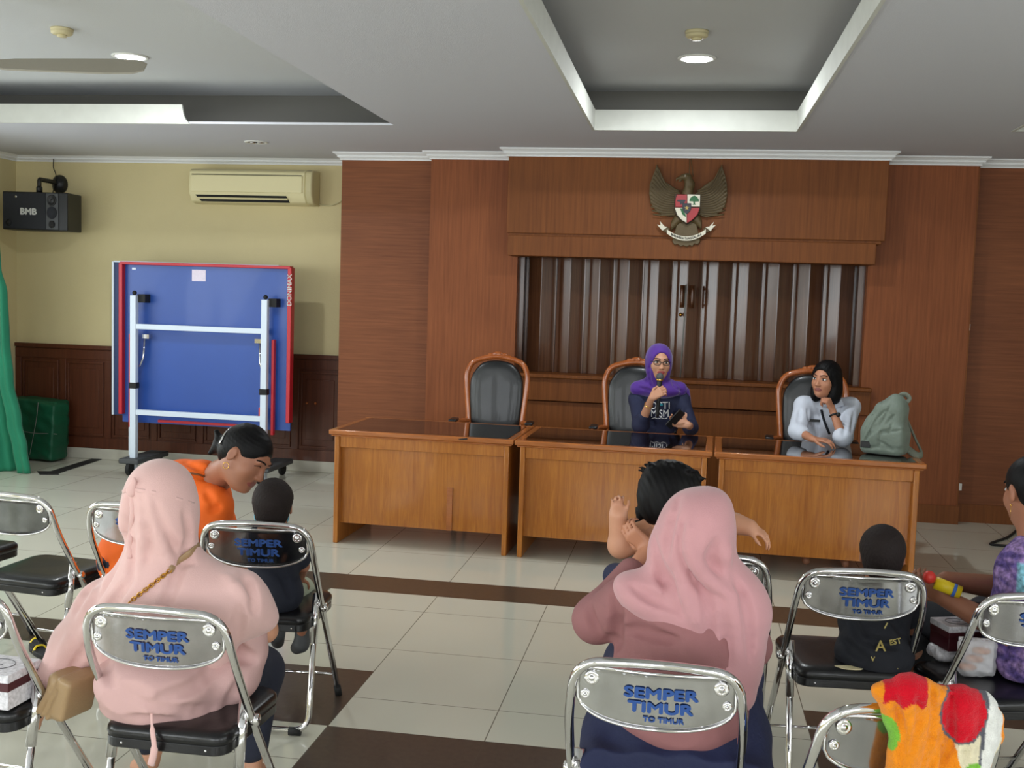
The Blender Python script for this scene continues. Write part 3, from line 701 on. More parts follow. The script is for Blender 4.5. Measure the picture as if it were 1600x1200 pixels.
c8 = [at(30, 604, 9.02), at(126, 620, 8.95), at(112, 716, 8.95), at(45, 719, 9.02)]
v = Vol((-6.13, 8.70, -.01), (-5.36, 9.13, .70), .009)
v.rbox((-5.80, 8.94, .29), (.245, .12, .27), frame((0, 1, 0), (.05, 0, 1)), .03, .02)
v.rbox((-5.66, 8.90, .28), (.13, .10, .255), frame((.2, 1, 0), (.08, 0, 1)), .02, .03)
v.warp(lambda X, Y, Z: .006*np.sin(X*31+Z*9)*np.sin(Z*23+X*5)+.003*np.sin(Z*57+X*21))
v.plane((0, 0, .004), (0, 0, -1), .0)
bund = empty('wrapped_bundle', 'dark green sheet wrapped bundle tied with string against the wainscot', 'bundle', (-5.78, 8.9, 0))
v.mesh('sheet', 'green_sheet', bund)
b = NB(); tube(b, smoothpath([(-5.70, 8.795, .54), (-5.71, 8.785, .40), (-5.74, 8.785, .25), (-5.79, 8.80, .06)], 6), .003, 6); tube(b, smoothpath([(-5.85, 8.80, .27), (-5.72, 8.783, .262), (-5.60, 8.785, .265), (-5.52, 8.80, .262)], 6), .003, 6); tag(finish('string', b, 'cove_grey', bund, world=True), 'thin pale string')
b = NB(); prism(b, [atz(65, 741, .0), atz(85, 742, .0), atz(165, 716, .0), atz(150, 715, 0.)], (0, 0, .004)); prism(b, [atz(58, 737, 0), atz(62, 742, 0), atz(92, 742, 0), atz(88, 737, 0)], (0, 0, .006))
tag(finish('floor_strip', b, 'black_rubber'), 'black strip lying on the tiles beside the green curtain', 'floor strip')
b = NB(); tube(b, smoothpath([atz(1610, 812, .012), atz(1596, 822, .010), atz(1575, 839, .009), atz(1548, 849, .009), atz(1562, 852, .009), atz(1585, 853, .009)], 8), .009, 8)
tag(finish('floor_cable', b, 'black_rubber', smooth=True), 'black cable lying on the floor behind the woman in purple', 'cable')
# ================================================================== DESKS
def desk(cx, cy, rz, label, mark=None):
    e = empty('desk', label, 'desk', (cx, cy, 0), rz, 'wooden desks in a row'); H, WD, DP = .74, 1.205, .77
    hw = WD/2
    # local: front faces -y, front top edge at y = 0
    b = NB(); t = .045
    box(b, -hw, hw, 0, t, H-.030, H); box(b, -hw, hw, DP-t, DP, H-.030, H); box(b, -hw, -hw+t, t, DP-t, H-.030, H); box(b, hw-t, hw, t, DP-t, H-.030, H); box(b, -hw+t, hw-t, t, DP-t, H-.030, H-.006)
    box(b, -hw+.012, hw-.012, .012, DP-.012, H-.042, H-.030)
    finish('top_frame', b, 'desk_edge', e, bevel=.006)
    bx('glass_top', -hw+t+.001, hw-t-.001, t+.001, DP-t-.001, H-.005, H+.0005, 'glass_black', e)
    for s in (-1, 1):
        x0 = s*(hw-.03)
        b = NB(); box(b, min(x0, x0-s*.032), max(x0, x0-s*.032), .03, DP-.05, 0, H-.042); finish('side_panel', b, 'desk_edge' if 0 else 'desk_wood', e, bevel=.005)
    bx('apron', -hw+.062, hw-.062, .045, .07, H-.115, H-.042, 'desk_wood', e, bevel=.003)
    bx('front_panel', -hw+.062, hw-.062, .085, .103, .125, H-.115, 'desk_wood', e)
    if mark: mark(e)
    return e
def m1(e):
    b = NB(); box(b, .17, .205, .075, .086, .125, .40); finish('loose_strip', b, 'desk_edge', e)
    b = NB(); prism(b, [(.25, -.004, .728), (.31, -.004, .738), (.31, -.004, .727), (.265, -.004, .722)], (0, .01, 0)); finish('chipped_edge', b, 'black_rubber', e)
DA = math.radians(-1.7)
def dp(x): return 6.578-(x+2.237)*.0345
DESKS = [(-1.632, 'desk with a loose strip on its front, the leftmost, with nobody behind it', m1), (-.418, 'desk in the middle of the row, in front of the woman with the microphone', None), (.797, 'rightmost desk of the row, carrying the grey green backpack', None)]
for x, lb, mk in DESKS: desk(x, dp(x), DA, 'wooden '+lb, mk)
# ================================================================== CARVED WOODEN ARMCHAIRS BEHIND THE DESKS
def armchair():
    e = empty('executive_chair', '', 'armchair', (0, 0, 0), 0, 'carved armchairs behind the desks')
    T = lambda x, z: (x, -.0+.16*(z-.45)*.6, z)      # back leans away (+y)
    out = [(-.185, .42), (-.192, .60), (-.205, .78), (-.222, .95), (-.222, 1.05), (-.185, 1.13), (-.10, 1.165), (0, 1.18), (.10, 1.165), (.185, 1.13), (.222, 1.05), (.222, .95), (.205, .78), (.192, .60), (.185, .42)]
    b = NB(); tube(b, smoothpath([T(x, z) for x, z in out], 5), .021, 10, up0=(0, 1, 0)); finish('back_frame', b, 'chair_wood', e, smooth=True)
    b = NB(); c = T(0, 1.19)
    sphere(b, (0, c[1], 1.197), (.045, .018, .020), seg=14)
    for s in (-1, 1):
        for k, (dx, dz, r) in enumerate(((.05, -.006, .022), (.085, -.018, .017), (.12, -.030, .013))): sphere(b, (s*dx, c[1], 1.195+dz), (r*1.3, .014, r*.8), seg=10)
        sphere(b, (s*.018, c[1]-.012, 1.197), (.010, .010, .012), seg=8)
    finish('crest', b, 'chair_wood', e, smooth=True)
    v = Vol((-.24, -.12, .40), (.24, .20, 1.18), .012)
    pts = [(0, .55, .165), (0, .70, .172), (0, .85, .185), (0, .98, .195), (0, 1.07, .175)]
    for i in range(25):
        z = .50+.60*i/24; hw = .168+.030*math.sin(min(1, max(0, (z-.6)/.36))*PI/2)-(.0 if z < .98 else (z-.98)**2*4.2); y = T(0, z)[1]; v.ell((0, y-.005, z), (hw, .030, .055), None, .02)
    v.mesh('back_cushion', 'black_leather', e)
    b = NB(); box(b, -.24, .24, -.46, .02, .36, .41); finish('seat_frame', b, 'chair_wood', e, bevel=.015)
    b = NB(); box(b, -.225, .225, -.45, .0, .41, .48); finish('seat_cushion', b, 'black_leather', e, bevel=.03, seg=3)
    for s in (-1, 1):
        b = NB(); tube(b, smoothpath([(s*.20, .02, .70), (s*.245, -.06, .705), (s*.275, -.20, .70), (s*.285, -.31, .695), (s*.285, -.355, .675), (s*.283, -.335, .655), (s*.280, -.315, .67)], 5), [.018]*18+[.024]*20, 8, flat=(1, 1.25)) if False else tube(b, smoothpath([(s*.20, .02, .70), (s*.245, -.06, .705), (s*.275, -.20, .70), (s*.285, -.31, .695), (s*.285, -.355, .675), (s*.283, -.335, .655), (s*.280, -.315, .67)], 5), .020, 8)
        tube(b, smoothpath([(s*.275, -.22, .69), (s*.27, -.20, .58), (s*.245, -.24, .48), (s*.23, -.26, .40)], 5), .018, 8); finish('armrest', b, 'chair_wood', e, smooth=True)
        b = NB(); box(b, s*.275-.028, s*.275+.028, -.24, -.10, .712, .735); finish('arm_pad', b, 'black_leather', e, bevel=.008)
        for yy in (-.43, .0):
            b = NB(); tube(b, smoothpath([(s*.215, yy, .37), (s*.225, yy-.015, .26), (s*.205, yy, .12), (s*.21, yy-.01, .0)], 5), [.03, .029, .028, .027, .026, .025, .024, .023, .022, .021, .02, .02, .02, .021, .022, .022], 8); finish('leg', b, 'chair_wood', e, smooth=True)
    return e
def copy_tree(o, parent=None):
    c = o.copy(); COL.objects.link(c)
    if parent is not None: c.parent = parent
    for ch in [q for q in bpy.data.objects if q.parent == o]: copy_tree(ch, c)
    return c
ach = armchair()
for i, (px_, yy, r, lb) in enumerate(((-1.362, 7.74, 2, 'empty carved wooden armchair with black leather back, behind the leftmost desk'), (-.345, 7.74, 0, 'carved wooden armchair on which the woman with the microphone sits'), (.872, 7.62, -4, 'carved wooden armchair on which the woman in the white shirt sits'))):
    o = ach if i == 0 else copy_tree(ach); o.location = (px_, yy, 0); o.rotation_euler = (0, 0, math.radians(r)); o['label'] = lb
# ================================================================== NATIONAL EMBLEM
mat('emblem_bronze', srgb(92, 76, 46), .5, .15, bump=.15, bscale=120); mat('emblem_dark', srgb(60, 46, 30), .6); mat('em_red', srgb(170, 30, 38), .4); mat('em_black', srgb(14, 16, 34), .4); mat('em_white', srgb(232, 226, 206), .5); mat('em_green', srgb(24, 100, 50), .5); mat('em_gold', srgb(200, 170, 90), .5)
EY = FY
em = empty('garuda_emblem', 'bronze winged eagle emblem with a shield, mounted above the folding door', 'emblem', (-.04, EY, 2.38))
def ep(x, y, dy=0):      # emblem drawing units -> wall
    p = at(980+x/7.06, 230+y/7.06, EY); return Vector((p.x+.04, dy, p.z-2.38))
def eplate(name, pts, m, y0, y1, bevel=.004, par=em, smooth_n=0):
    P = [ep(*p) for p in pts]
    if smooth_n: P = smoothpath(P, smooth_n, True)
    b = NB(); prism(b, [(p.x, y0, p.z) for p in P], (0, y1-y0, 0)); bmesh.ops.recalc_face_normals(b, faces=b.faces); return finish(name, b, m, par, bevel=bevel, seg=1)
WL = [(328, 190), (360, 300), (420, 385), (500, 440), (560, 480), (590, 520), (545, 600), (525, 680), (560, 760), (470, 770), (380, 750), (310, 700), (262, 620), (245, 520), (250, 420), (285, 320), (312, 250)]
WR = [(1040, 190), (1010, 290), (940, 370), (860, 420), (790, 475), (750, 520), (800, 600), (800, 680), (800, 760), (870, 780), (960, 765), (1040, 710), (1085, 630), (1103, 530), (1100, 420), (1080, 320), (1055, 250)]
for wpts, s in ((WL, 1), (WR, -1)):
    wg = eplate('wing', wpts, 'emblem_bronze', -.045, -.0)
    b = NB(); cxm = 560 if s == 1 else 770
    for k in range(13):
        t = k/12; tipx = 1040+62*math.sin(t*2.6) if s == -1 else 328-80*math.sin(t*2.5); tipy = 215+520*t
        root = (790-0*t, 490+250*t) if s == -1 else (560, 490+250*t)
        mid = ((tipx+root[0])/2, (tipy+root[1])/2+60*(1-t)+20)
        tube(b, smoothpath([ep(root[0]+(20*s), root[1], -.047), ep(*mid, -.050), ep(tipx+(8*s), tipy+12, -.047)], 5), .0055, 6)
    finish('feather', b, 'emblem_bronze', wg, smooth=True)
eplate('tail', [(560, 800), (750, 800), (800, 1000), (805, 1040), (780, 1080), (740, 1070), (720, 1100), (690, 1085), (655, 1105), (620, 1088), (590, 1100), (560, 1075), (520, 1080), (495, 1040), (510, 990)], 'emblem_bronze', -.045, -.002)
v = Vol((-.12, -.15, -.30), (.12, .0, .36), .006); f = lambda x, y, d: tuple(ep(x, y, d))
v.chain([f(665, 620, -.035), f(665, 520, -.045), f(690, 420, -.06), f(670, 345, -.07)], [.036, .038, .034, .029], .02)
v.ell(f(640, 340, -.075), (.033, .028, .024), None, .02); v.cap(f(600, 345, -.08), f(555, 358, -.08), .016, .008, .012); v.cap(f(548, 360, -.08), f(538, 395, -.08), .008, .003, .008)
v.cap(f(590, 380, -.08), f(570, 392, -.08), .010, .006, .008)
v.cap(f(560, 800, -.03), f(470, 900, -.03), .035, .022, .03); v.cap(f(760, 800, -.03), f(850, 900, -.03), .035, .022, .03); v.ell(f(665, 700, -.03), (.085, .03, .10), None, .03)
o = v.mesh('body', 'emblem_bronze', em); o.data.transform(Matrix.Translation(em.location))
b = NB(); sphere(b, f(640, 332, -.103), .007, 0, 10); sphere(b, f(637, 333, -.109), .0035, 1, 8); finish('eye', b, ['em_white', 'em_black'], em)
for q, m_ in (([(548, 535), (660, 535), (660, 672), (533, 672), (534, 600)], 'em_red'), ([(664, 535), (804, 538), (800, 668), (664, 668)], 'em_white'), ([(527, 680), (656, 680), (656, 845), (600, 810), (555, 760)], 'em_white'), ([(660, 680), (798, 680), (775, 750), (720, 810), (660, 848)], 'em_red')):
    eplate('shield_quarter', q, m_, -.105, -.08, .002)
eplate('shield', [(523, 528), (808, 530), (806, 690), (780, 760), (720, 822), (657, 860), (590, 815), (540, 760), (520, 690)], 'emblem_dark', -.085, -.03, .003)
eplate('centre_shield', [(610, 632), (706, 632), (706, 690), (690, 725), (657, 752), (625, 725), (610, 690)], 'em_black', -.113, -.105, .001)
st = []
for k in range(10):
    r_ = 28 if k % 2 == 0 else 11; a = PI/2+k*PI/5; st.append((658+r_*math.cos(a), 685-r_*math.sin(a)))
eplate('star', st, 'em_gold', -.117, -.112, 0)
eplate('tree', [(686, 610), (692, 580), (715, 558), (742, 548), (768, 562), (788, 590), (790, 612), (745, 614), (748, 640), (760, 648), (718, 648), (730, 640), (728, 612)], 'em_green', -.108, -.104, 0)
eplate('bull', [(550, 598), (575, 594), (640, 594), (645, 610), (632, 615), (630, 655), (610, 655), (606, 630), (590, 650), (580, 615), (556, 612)], 'em_black', -.108, -.104, 0)
eplate('rice', [(585, 690), (612, 690), (652, 775), (645, 782), (610, 755)], 'em_green', -.108, -.104, 0)
b = NB()
rb = [(440+i*(864-440)/20) for i in range(21)]; cy_ = lambda x: 935+78*(1-((x-652)/212)**2)
prism(b, [ep(x, cy_(x)-22, -.075) for x in rb]+[ep(x, cy_(x)+24, -.075) for x in rb[::-1]], (0, .02, 0)); bmesh.ops.recalc_face_normals(b, faces=b.faces); rbn = finish('ribbon', b, 'em_white', em)
for q in ([(332, 858), (370, 868), (362, 820), (415, 880), (445, 885), (395, 925), (380, 915)], [(978, 862), (935, 872), (958, 825), (905, 880), (862, 888), (920, 935), (935, 905)]): eplate('ribbon_tail', q, 'em_white', -.06, -.04, .001)
for q in ([(395, 930), (445, 885), (480, 905), (445, 955)], [(915, 935), (862, 890), (830, 905), (862, 955)]): eplate('talon', q, 'emblem_bronze', -.07, -.04, .004)
def tf(x, y, z):
    px_ = 652+x/.60*1000*.60; return tuple(ep(px_, cy_(px_)+1-y*1000, -.0765-z))
text_mesh('lettering', 'BHINNEKA TUNGGAL IKA', .036, 'em_black', rbn, fn=tf, bold=.0012, sx=.78)
b = NB(); tube(b, [f(690, 140, -.02), f(686, 330, -.05)], .003, 6); tube(b, [f(705, 140, -.02), f(728, 330, -.05)], .003, 6); finish('hanging_wire', b, 'emblem_bronze', em)
# ================================================================== FOLDING CHAIRS
def plate_y(x): return .012-.030*(1-(x/.19)**2)
def folding_chair():
    e = empty('folding_chair', '', 'folding chair', (0, 0, 0), 0, None)
    path = [(-.205, .475, .012), (-.207, .15, .47), (-.205, .035, .66), (-.188, .0, .788), (0, -.010, .800), (.188, .0, .788), (.205, .035, .66), (.207, .15, .47), (.205, .475, .012)]
    b = NB(); tube(b, fillet(path, [.15, .1, .075, .3, .075, .1, .15], 8), .0115, 12, up0=(0, 1, 0)); finish('back_frame', b, 'chrome', e, smooth=True)
    b = NB(); tube(b, fillet([(-.186, .155, .50), (-.186, .06, .02), (.186, .06, .02), (.186, .155, .50)], [.06, .06], 8), .011, 12, up0=(0, 1, 0)); finish('rear_leg_frame', b, 'chrome', e, smooth=True)
    for s in (-1, 1):
        b = NB(); tube(b, [(s*.186, .157, .51), (s*.186, .120, .33)], .0145, 12); finish('sleeve', b, 'chrome', e, smooth=True)
        b = NB(); lathe(b, [(.013, -.03), (.013, -.01), (.017, -.008), (.017, .008), (.010, .012), (.001, .013)], (s*.215, .165, .455), (s, 0, 0), 14); finish('hinge_bolt', b, 'chrome', e)
        b = NB(); tube(b, [(s*.205, .479, .0), (s*.205, .450, .045)], .0145, 12); finish('rubber_foot', b, 'black_rubber', e, smooth=True)
        b = NB(); tube(b, [(s*.16, .06, .016), (s*.115, .06, .016)], .0155, 12); finish('rubber_foot', b, 'black_rubber', e, smooth=True)
    b = NB(); tube(b, [(-.205, .40, .115), (.205, .40, .115)], .006, 8); finish('stretcher', b, 'chrome', e, smooth=True)
    # seat
    b = NB(); hw, y0, y1, r = .192, .055, .43, .06; out = []
    for cx, cy, a0 in ((hw-r, y0+.045, -90), (hw-r, y1-r, 0), (-hw+r, y1-r, 90), (-hw+r, y0+.045, 180)):
        rr_ = r if cy > .2 else .045
        for k in range(7): a = math.radians(a0+15*k); out.append((cx+rr_*math.cos(a)*(r/rr_ if 0 else 1), cy+rr_*math.sin(a)))
    for k in range(0, 28):
        x, y = out[k]
        if cy: pass
    prism(b, [(x, y, .388) for x, y in out], (0, 0, .03)); bmesh.ops.recalc_face_normals(b, faces=b.faces); finish('seat_pan', b, 'black_vinyl', e, bevel=.004)
    b = NB(); rings = []
    for (sc, z) in ((1.0, .418), (1.012, .426), (1.005, .438), (.97, .447), (.85, .452), (.5, .450), (.01, .449)): rings.append([b.verts.new((x*sc, .243+(y-.243)*sc, z)) for x, y in out])
    for A, B in zip(rings, rings[1:]):
        for k in range(28): f = b.faces.new((A[k], A[(k+1) % 28], B[(k+1) % 28], B[k])); f.smooth = True
    bmesh.ops.recalc_face_normals(b, faces=b.faces); finish('seat', b, 'black_vinyl', e, smooth=True)
    b = NB()
    for x in (-.12, .12): sphere(b, (x, .056, .403), .004, seg=8)
    finish('rivet', b, 'chrome', e)
    # pressed steel back panel
    b = NB(); nx, nz = 36, 10; bot = lambda x: .700-.062*math.sqrt(max(0, 1-(abs(x)/.1845)**2.6)); top = lambda x: .778-.012*(abs(x)/.19)**6
    rows = []
    for j in range(nz+1):
        row = []
        for i in range(nx+1):
            x = -.184+.368*i/nx; z = top(x)+(bot(x)-top(x))*j/nz; row.append(b.verts.new((x, plate_y(x)+.028*(.79-z)/.2, z)))
        rows.append(row)
    for A, B in zip(rows, rows[1:]):
        for i in range(nx): f = b.faces.new((A[i], B[i], B[i+1], A[i+1])); f.smooth = True
    bmesh.ops.solidify(b, geom=b.faces[:], thickness=.0025)
    bp = finish('back_panel', b, 'chrome_plate', e, smooth=True)
    b = NB(); rim = []
    for i in range(nx+1): x = -.184+.368*i/nx; rim.append((x, plate_y(x)+.028*(.79-top(x))/.2, top(x)))
    for i in range(nx+1): x = .184-.368*i/nx; rim.append((x, plate_y(x)+.028*(.79-bot(x))/.2, bot(x)))
    tube(b, rim, .004, 8, closed=True); finish('rim', b, 'chrome', bp, smooth=True)
    for (x, z, r_) in ((-.150, .750, .014), (.150, .750, .014), (-.165, .706, .009), (.165, .706, .009)):
        b = NB(); yy = plate_y(x)+.028*(.79-z)/.2-.002; lathe(b, [(r_*1.3, 0), (r_*1.2, .003), (r_*.75, .004), (r_*.6, .002), (r_*.45, .006), (.001, .008)], (x, yy, z), (0, -1, 0), 18); finish('bolt', b, 'chrome', bp)
    return e
PT = lambda dx, dz: (lambda x, y, z: (x+dx, plate_y(x+dx)+.028*(.79-(y+dz))/.2-.0034-z, y+dz))
fc = folding_chair()
L1 = text_mesh('lettering', 'SEMPER', .036, 'blue_paint', fc, fn=PT(.012, .728), bold=.0016, sx=1.42)
L2 = text_mesh('lettering', 'TIMUR', .036, 'blue_paint', fc, fn=PT(.012, .693), bold=.0016, sx=1.42)
L3 = text_mesh('lettering', 'TO TIMUR', .017, 'blue_paint', fc, fn=PT(.020, .664), bold=.0007, sx=1.2)
CH = [  # x, y of the top of the back, angle, label
    (-1.486, 3.595, 5.5, 'chrome folding chair with the small boy in navy and mask sitting on it'),
    (-1.334, 2.560, .5, 'chrome folding chair under the woman in the pale pink headscarf'),
    (-.034, 2.462, -.5, 'chrome folding chair in front at centre, SEMPER TIMUR facing, under the dusky pink woman'),
    (.590, 3.515, 5.4, 'chrome folding chair with torn seat, the boy in black sits on it'),
    (.512, 2.335, 14, 'chrome folding chair draped with the orange towel'),
    (.105, 3.60, -3, 'chrome folding chair partly hidden behind the dusky pink headscarf'),
    (-1.960, 2.575, -2, 'chrome folding chair at the bottom left carrying the snack box and handbag'),
    (1.085, 3.37, 15, 'chrome folding chair on which the woman in purple batik sits'),
    (-2.600, 3.800, -6, 'empty chrome folding chair at the left edge of the middle row'),
    (-2.045, 3.770, 0, 'chrome folding chair half hidden between empty chair and pale pink headscarf'),
    (1.010, 2.50, 20, 'chrome folding chair cut off at the bottom right corner beside the towel'),
    (-3.160, 4.00, -4, 'folding chair at the far left edge, only its seat edge showing')]
for i, (x, y, a, lb) in enumerate(CH):
    o = fc if i == 0 else copy_tree(fc); o.location = (x, y, 0); o.rotation_euler = (0, 0, math.radians(a)); o['label'] = lb; o['group'] = 'chrome folding chairs'
    if i in (4, 8):
        for ch in [q for q in bpy.data.objects if q.parent == o and q.name.startswith('lettering')]: bpy.data.objects.remove(ch)
    if i == 3:
        b = NB(); ts = []
        for k in range(14): aa = 2*PI*k/14; ts.append((.0+.05*math.cos(aa)*(1+.15*math.sin(3*aa)), .085+.018*math.sin(aa), .4490))
        prism(b, ts, (0, 0, .0035)); tag(finish('torn_foam', b, 'aged_plastic', o), 'torn patch showing yellow foam')
# ================================================================== PEOPLE
V3 = Vector
def mkvol(pts, pad, h):
    P = np.array([tuple(p) for p in pts]); return Vol(P.min(0)-pad-np.array((0, .10, 0)), P.max(0)+pad+np.array((0, .05, 0)), h)
def surf(v, x, y, t0=1.2, t1=8.2, st=.004):      # first point of the form met along a sight line
    d = np.array(ray(x, y)); o = np.array((0, 0, CAMZ)); t = np.arange(t0, t1, st); P = o+t[:, None]*d
    I = np.round((P-v.lo)/v.h).astype(int); ok = ((I >= 0) & (I < v.n)).all(1)
    I = I[ok]; P = P[ok]
    if len(I) == 0: return None
    q = v.D[I[:, 0], I[:, 1], I[:, 2]] < 0
    if not q.any(): return None
    return P[np.argmax(q)]
def fold(v, pts, r=.012, k=.03, op='-', n=5, dep=0):       # a crease (-) or a ridge (+) running over the cloth
    P = smoothpath([V3((x, y, 0)) for x, y in pts], n); S_ = [surf(v, p.x, p.y) for p in P]; S_ = [p for p in S_ if p is not None]
    m = len(S_)
    if m < 2: return
    off = np.array((0, 1, 0))*(dep if op == '-' else r*.55+dep)
    for i in range(m-1):
        if np.linalg.norm(S_[i]-S_[i+1]) > .12: continue
        e = lambda j: r*(.35+.65*math.sin(PI*min(max(j/(m-1), .04), .96)))
        v.cap(S_[i]+off, S_[i+1]+off, e(i), e(i+1), k, op)
def pj(*a): return np.array(at(*a))
def body(v, J, s=1.0, neckr=.05):      # continuous figure under the clothes
    g = lambda k: J.get(k)
    ch, pe = g('chest'), g('pelvis')
    if ch is not None and pe is not None:
        v.ell(ch, (.13*s, .085*s, .14*s), None, .05); v.ell(pe, (.13*s, .10*s, .10*s), None, .05); v.cap(ch, pe, .10*s, .10*s, .05)
    if g('neck') is not None: v.cap(g('neck'), ch, neckr*s, .08*s, .04)
    for q in 'LR':
        if g('sh'+q) is not None:
            v.cap(ch+np.array((0, 0, .05*s)), g('sh'+q), .055*s, .045*s, .04); v.cap(g('sh'+q), g('el'+q), .044*s, .034*s, .02); v.cap(g('el'+q), g('wr'+q), .034*s, .022*s, .015)
        if g('kn'+q) is not None:
            v.cap(pe, g('kn'+q), .08*s, .052*s, .04); v.cap(g('kn'+q), g('an'+q), .050*s, .032*s, .02)
            if g('to'+q) is not None: v.cap(g('an'+q), g('to'+q), .030*s, .022*s, .02); v.cap((g('an'+q)*.8+g('to'+q)*.2)-np.array((0, 0, .02*s)), g('to'+q), .024*s, .018*s, .02)
def person(label, loc):
    return empty('person', label, 'person', (round(loc[0], 3), round(loc[1], 3), 0))
def P2(p, dx=0, dy=0, dz=0): return tuple(np.array(p)+np.array((dx, dy, dz)))
def rel(e, p): return V3(p)-e.location
mat('navy_cloth', srgb(26, 32, 62), .8, bump=.1, bscale=220, var=.1, vscale=8); mat('purple_cloth', srgb(76, 26, 140), .7, bump=.1, bscale=200, sheen=.3)
mat('white_cloth', srgb(206, 212, 224), .8, bump=.15, bscale=180); mat('orange_cloth', srgb(240, 104, 20), .8, bump=.1, bscale=200)
mat('pale_pink', srgb(218, 178, 172), .85, bump=.12, bscale=320, sheen=.3, var=.03, vscale=6); mat('pink_blouse', srgb(200, 162, 158), .85, bump=.12, bscale=320, var=.03, vscale=6)
mat('dusky_pink', srgb(194, 142, 145), .85, bump=.12, bscale=320, sheen=.3, var=.03, vscale=6); mat('mauve_cloth', srgb(146, 98, 98), .85, bump=.12, bscale=300, var=.05, vscale=6)
mat('dark_trousers', srgb(36, 40, 56), .85, bump=.12, bscale=200); mat('blue_skirt', srgb(20, 28, 64), .75, bump=.15, bscale=120, var=.1, vscale=6)
mat('black_cloth', srgb(24, 26, 34), .85, bump=.12, bscale=200); mat('black_navy', srgb(28, 32, 46), .85, bump=.12, bscale=200); mat('peach_cloth', srgb(216, 160, 124), .8, bump=.15, bscale=200)
mat('pale_green_cloth', srgb(176, 184, 160), .85, bump=.15, bscale=150); mat('text_white', srgb(235, 235, 235), .6); mat('teal', srgb(40, 150, 170), .5); mat('mask_blue', srgb(120, 180, 200), .7)
mat('backpack_cloth', srgb(112, 124, 112), .6, bump=.25, bscale=60, var=.06, vscale=14, sheen=.1); mat('strap_cloth', srgb(112, 116, 102), .7, bump=.2, bscale=160)
mat('tan_leather', srgb(158, 130, 94), .4, bump=.1, bscale=120); mat('towel', (1, 1, 1, 1), 1, spec=.1, bump=.6, bscale=330, attr=True, sheen=.15, var=.08, vscale=60); mat('brown_strap', srgb(120, 70, 30), .6)
mat('batik', (1, 1, 1, 1), .85, spec=.3, attr=True, bump=.1, bscale=150, var=.55, vscale=70)
# ---------------------------------------------------------------- woman with the microphone
c = pj(1030, 567, 7.42); Q = frame((.22, -1, -.08), (.03, -.06, 1)); pe = person('woman in purple headscarf and navy shirt speaking into a microphone', (c[0], 7.5))
nk = pj(1027, 604, 7.50)
J = dict(neck=nk, chest=pj(1028, 645, 7.56), pelvis=np.array((c[0]-.01, 7.58, .58)), shR=pj(996, 624, 7.52), elR=pj(1001, 664, 7.34), wrR=pj(1018, 622, 7.20), shL=pj(1064, 626, 7.52), elL=pj(1079, 668, 7.38), wrL=pj(1076, 664, 7.16),
         knL=np.array((c[0]+.12, 7.15, .50)), anL=np.array((c[0]+.12, 7.12, .10)), toL=np.array((c[0]+.12, 6.97, .03)), knR=np.array((c[0]-.12, 7.15, .50)), anR=np.array((c[0]-.12, 7.12, .10)), toR=np.array((c[0]-.12, 6.97, .03)))
v = mkvol([c+.1, J['pelvis'], J['elR'], J['elL'], J['wrR'], J['wrL'], J['toL'], J['toR']], .14, .0048)
body(v, J); head(v, c, Q, 1.0, True, nk)
hand(v, J['wrR'], (.72, -.1, .58), (.35, .9, -.2), .92, (.75, 1.0, .6), 1, .03, .6)
hand(v, J['wrL'], (-.95, -.2, .15), (-.1, -.75, .5), .92, (.3, .5, .5), 1, .06, .5)
v.mesh('body', ['skin', 'lips'], pe, lipfn(c, Q)); eyes(pe, c, Q)
v = mkvol([c-np.array((0, 0, .2)), J['elR'], J['elL'], J['pelvis']], .16, .008)
v.ell(J['chest'], (.165, .115, .17), None, .05); v.ell(J['pelvis'], (.17, .14, .12), None, .06); v.cap(J['chest'], J['pelvis'], .13, .14, .05)
v.cap(J['shR'], J['shL'], .058, .058, .05)
for q in 'RL': v.cap(J['sh'+q], J['el'+q], .060, .052, .03)
v.ell(J['elR'], (.058, .062, .055), None, .02); v.cap(J['elR'], J['elR']*.72+J['wrR']*.28, .054, .044, .02); v.cap(J['elL'], J['elL']*.5+J['wrL']*.5, .050, .040, .02)
fold(v, [(1010, 640), (1022, 665)], .008); fold(v, [(1062, 640), (1050, 662)], .008); fold(v, [(1072, 640), (1066, 660)], .008)
v.mesh('shirt', 'navy_cloth', pe); SHV = v
v = Vol(c-np.array((.26, .2, .34)), c+np.array((.30, .32, .16)), .0065)
w = lambda x, y, z: LW(c, Q, (x, y, z))
v.ell(w(0, -.022, .028), (.092, .112, .104), Q, .03); v.ell(w(0, -.01, -.05), (.086, .095, .09), Q, .04)
v.ell(P2(nk, 0, -.02, .0), (.115, .105, .075), None, .05); v.cap(pj(996, 607, 7.50), pj(1062, 608, 7.50), .052, .052, .05); v.ell(pj(1040, 610, 7.43), (.10, .06, .05), None, .03)
v.cap(pj(1070, 612, 7.60), pj(1080, 668, 7.64), .035, .022, .03)
v.ell(w(0, .095, -.008), (.059, .085, .092), Q, .012, '-')
for p in ([(1012, 545), (1007, 570), (1012, 598)], [(1018, 560), (1014, 585), (1022, 606), (1040, 612)], [(1050, 590), (1054, 603), (1066, 612)], [(1000, 606), (1020, 612)], [(1008, 552), (1004, 580)]): fold(v, p, .006, .014)
v.mesh('headscarf', 'purple_cloth', pe)
b = NB()
for s in (-1, 1):
    lp = [(s*.031+.024*math.cos(a)*(1 if abs(math.cos(a)) < .9 else 1), .098-.010*abs(s*.031+.024*math.cos(a))/.055, .012+.017*math.sin(a)) for a in [2*PI*k/16 for k in range(16)]]
    tube(b, [rel(pe, w(*q)) for q in lp], .0024, 6, closed=True); tube(b, [rel(pe, w(*q)) for q in ((s*.054, .088, .018), (s*.068, .06, .016), (s*.076, .0, .012))], .002, 6)
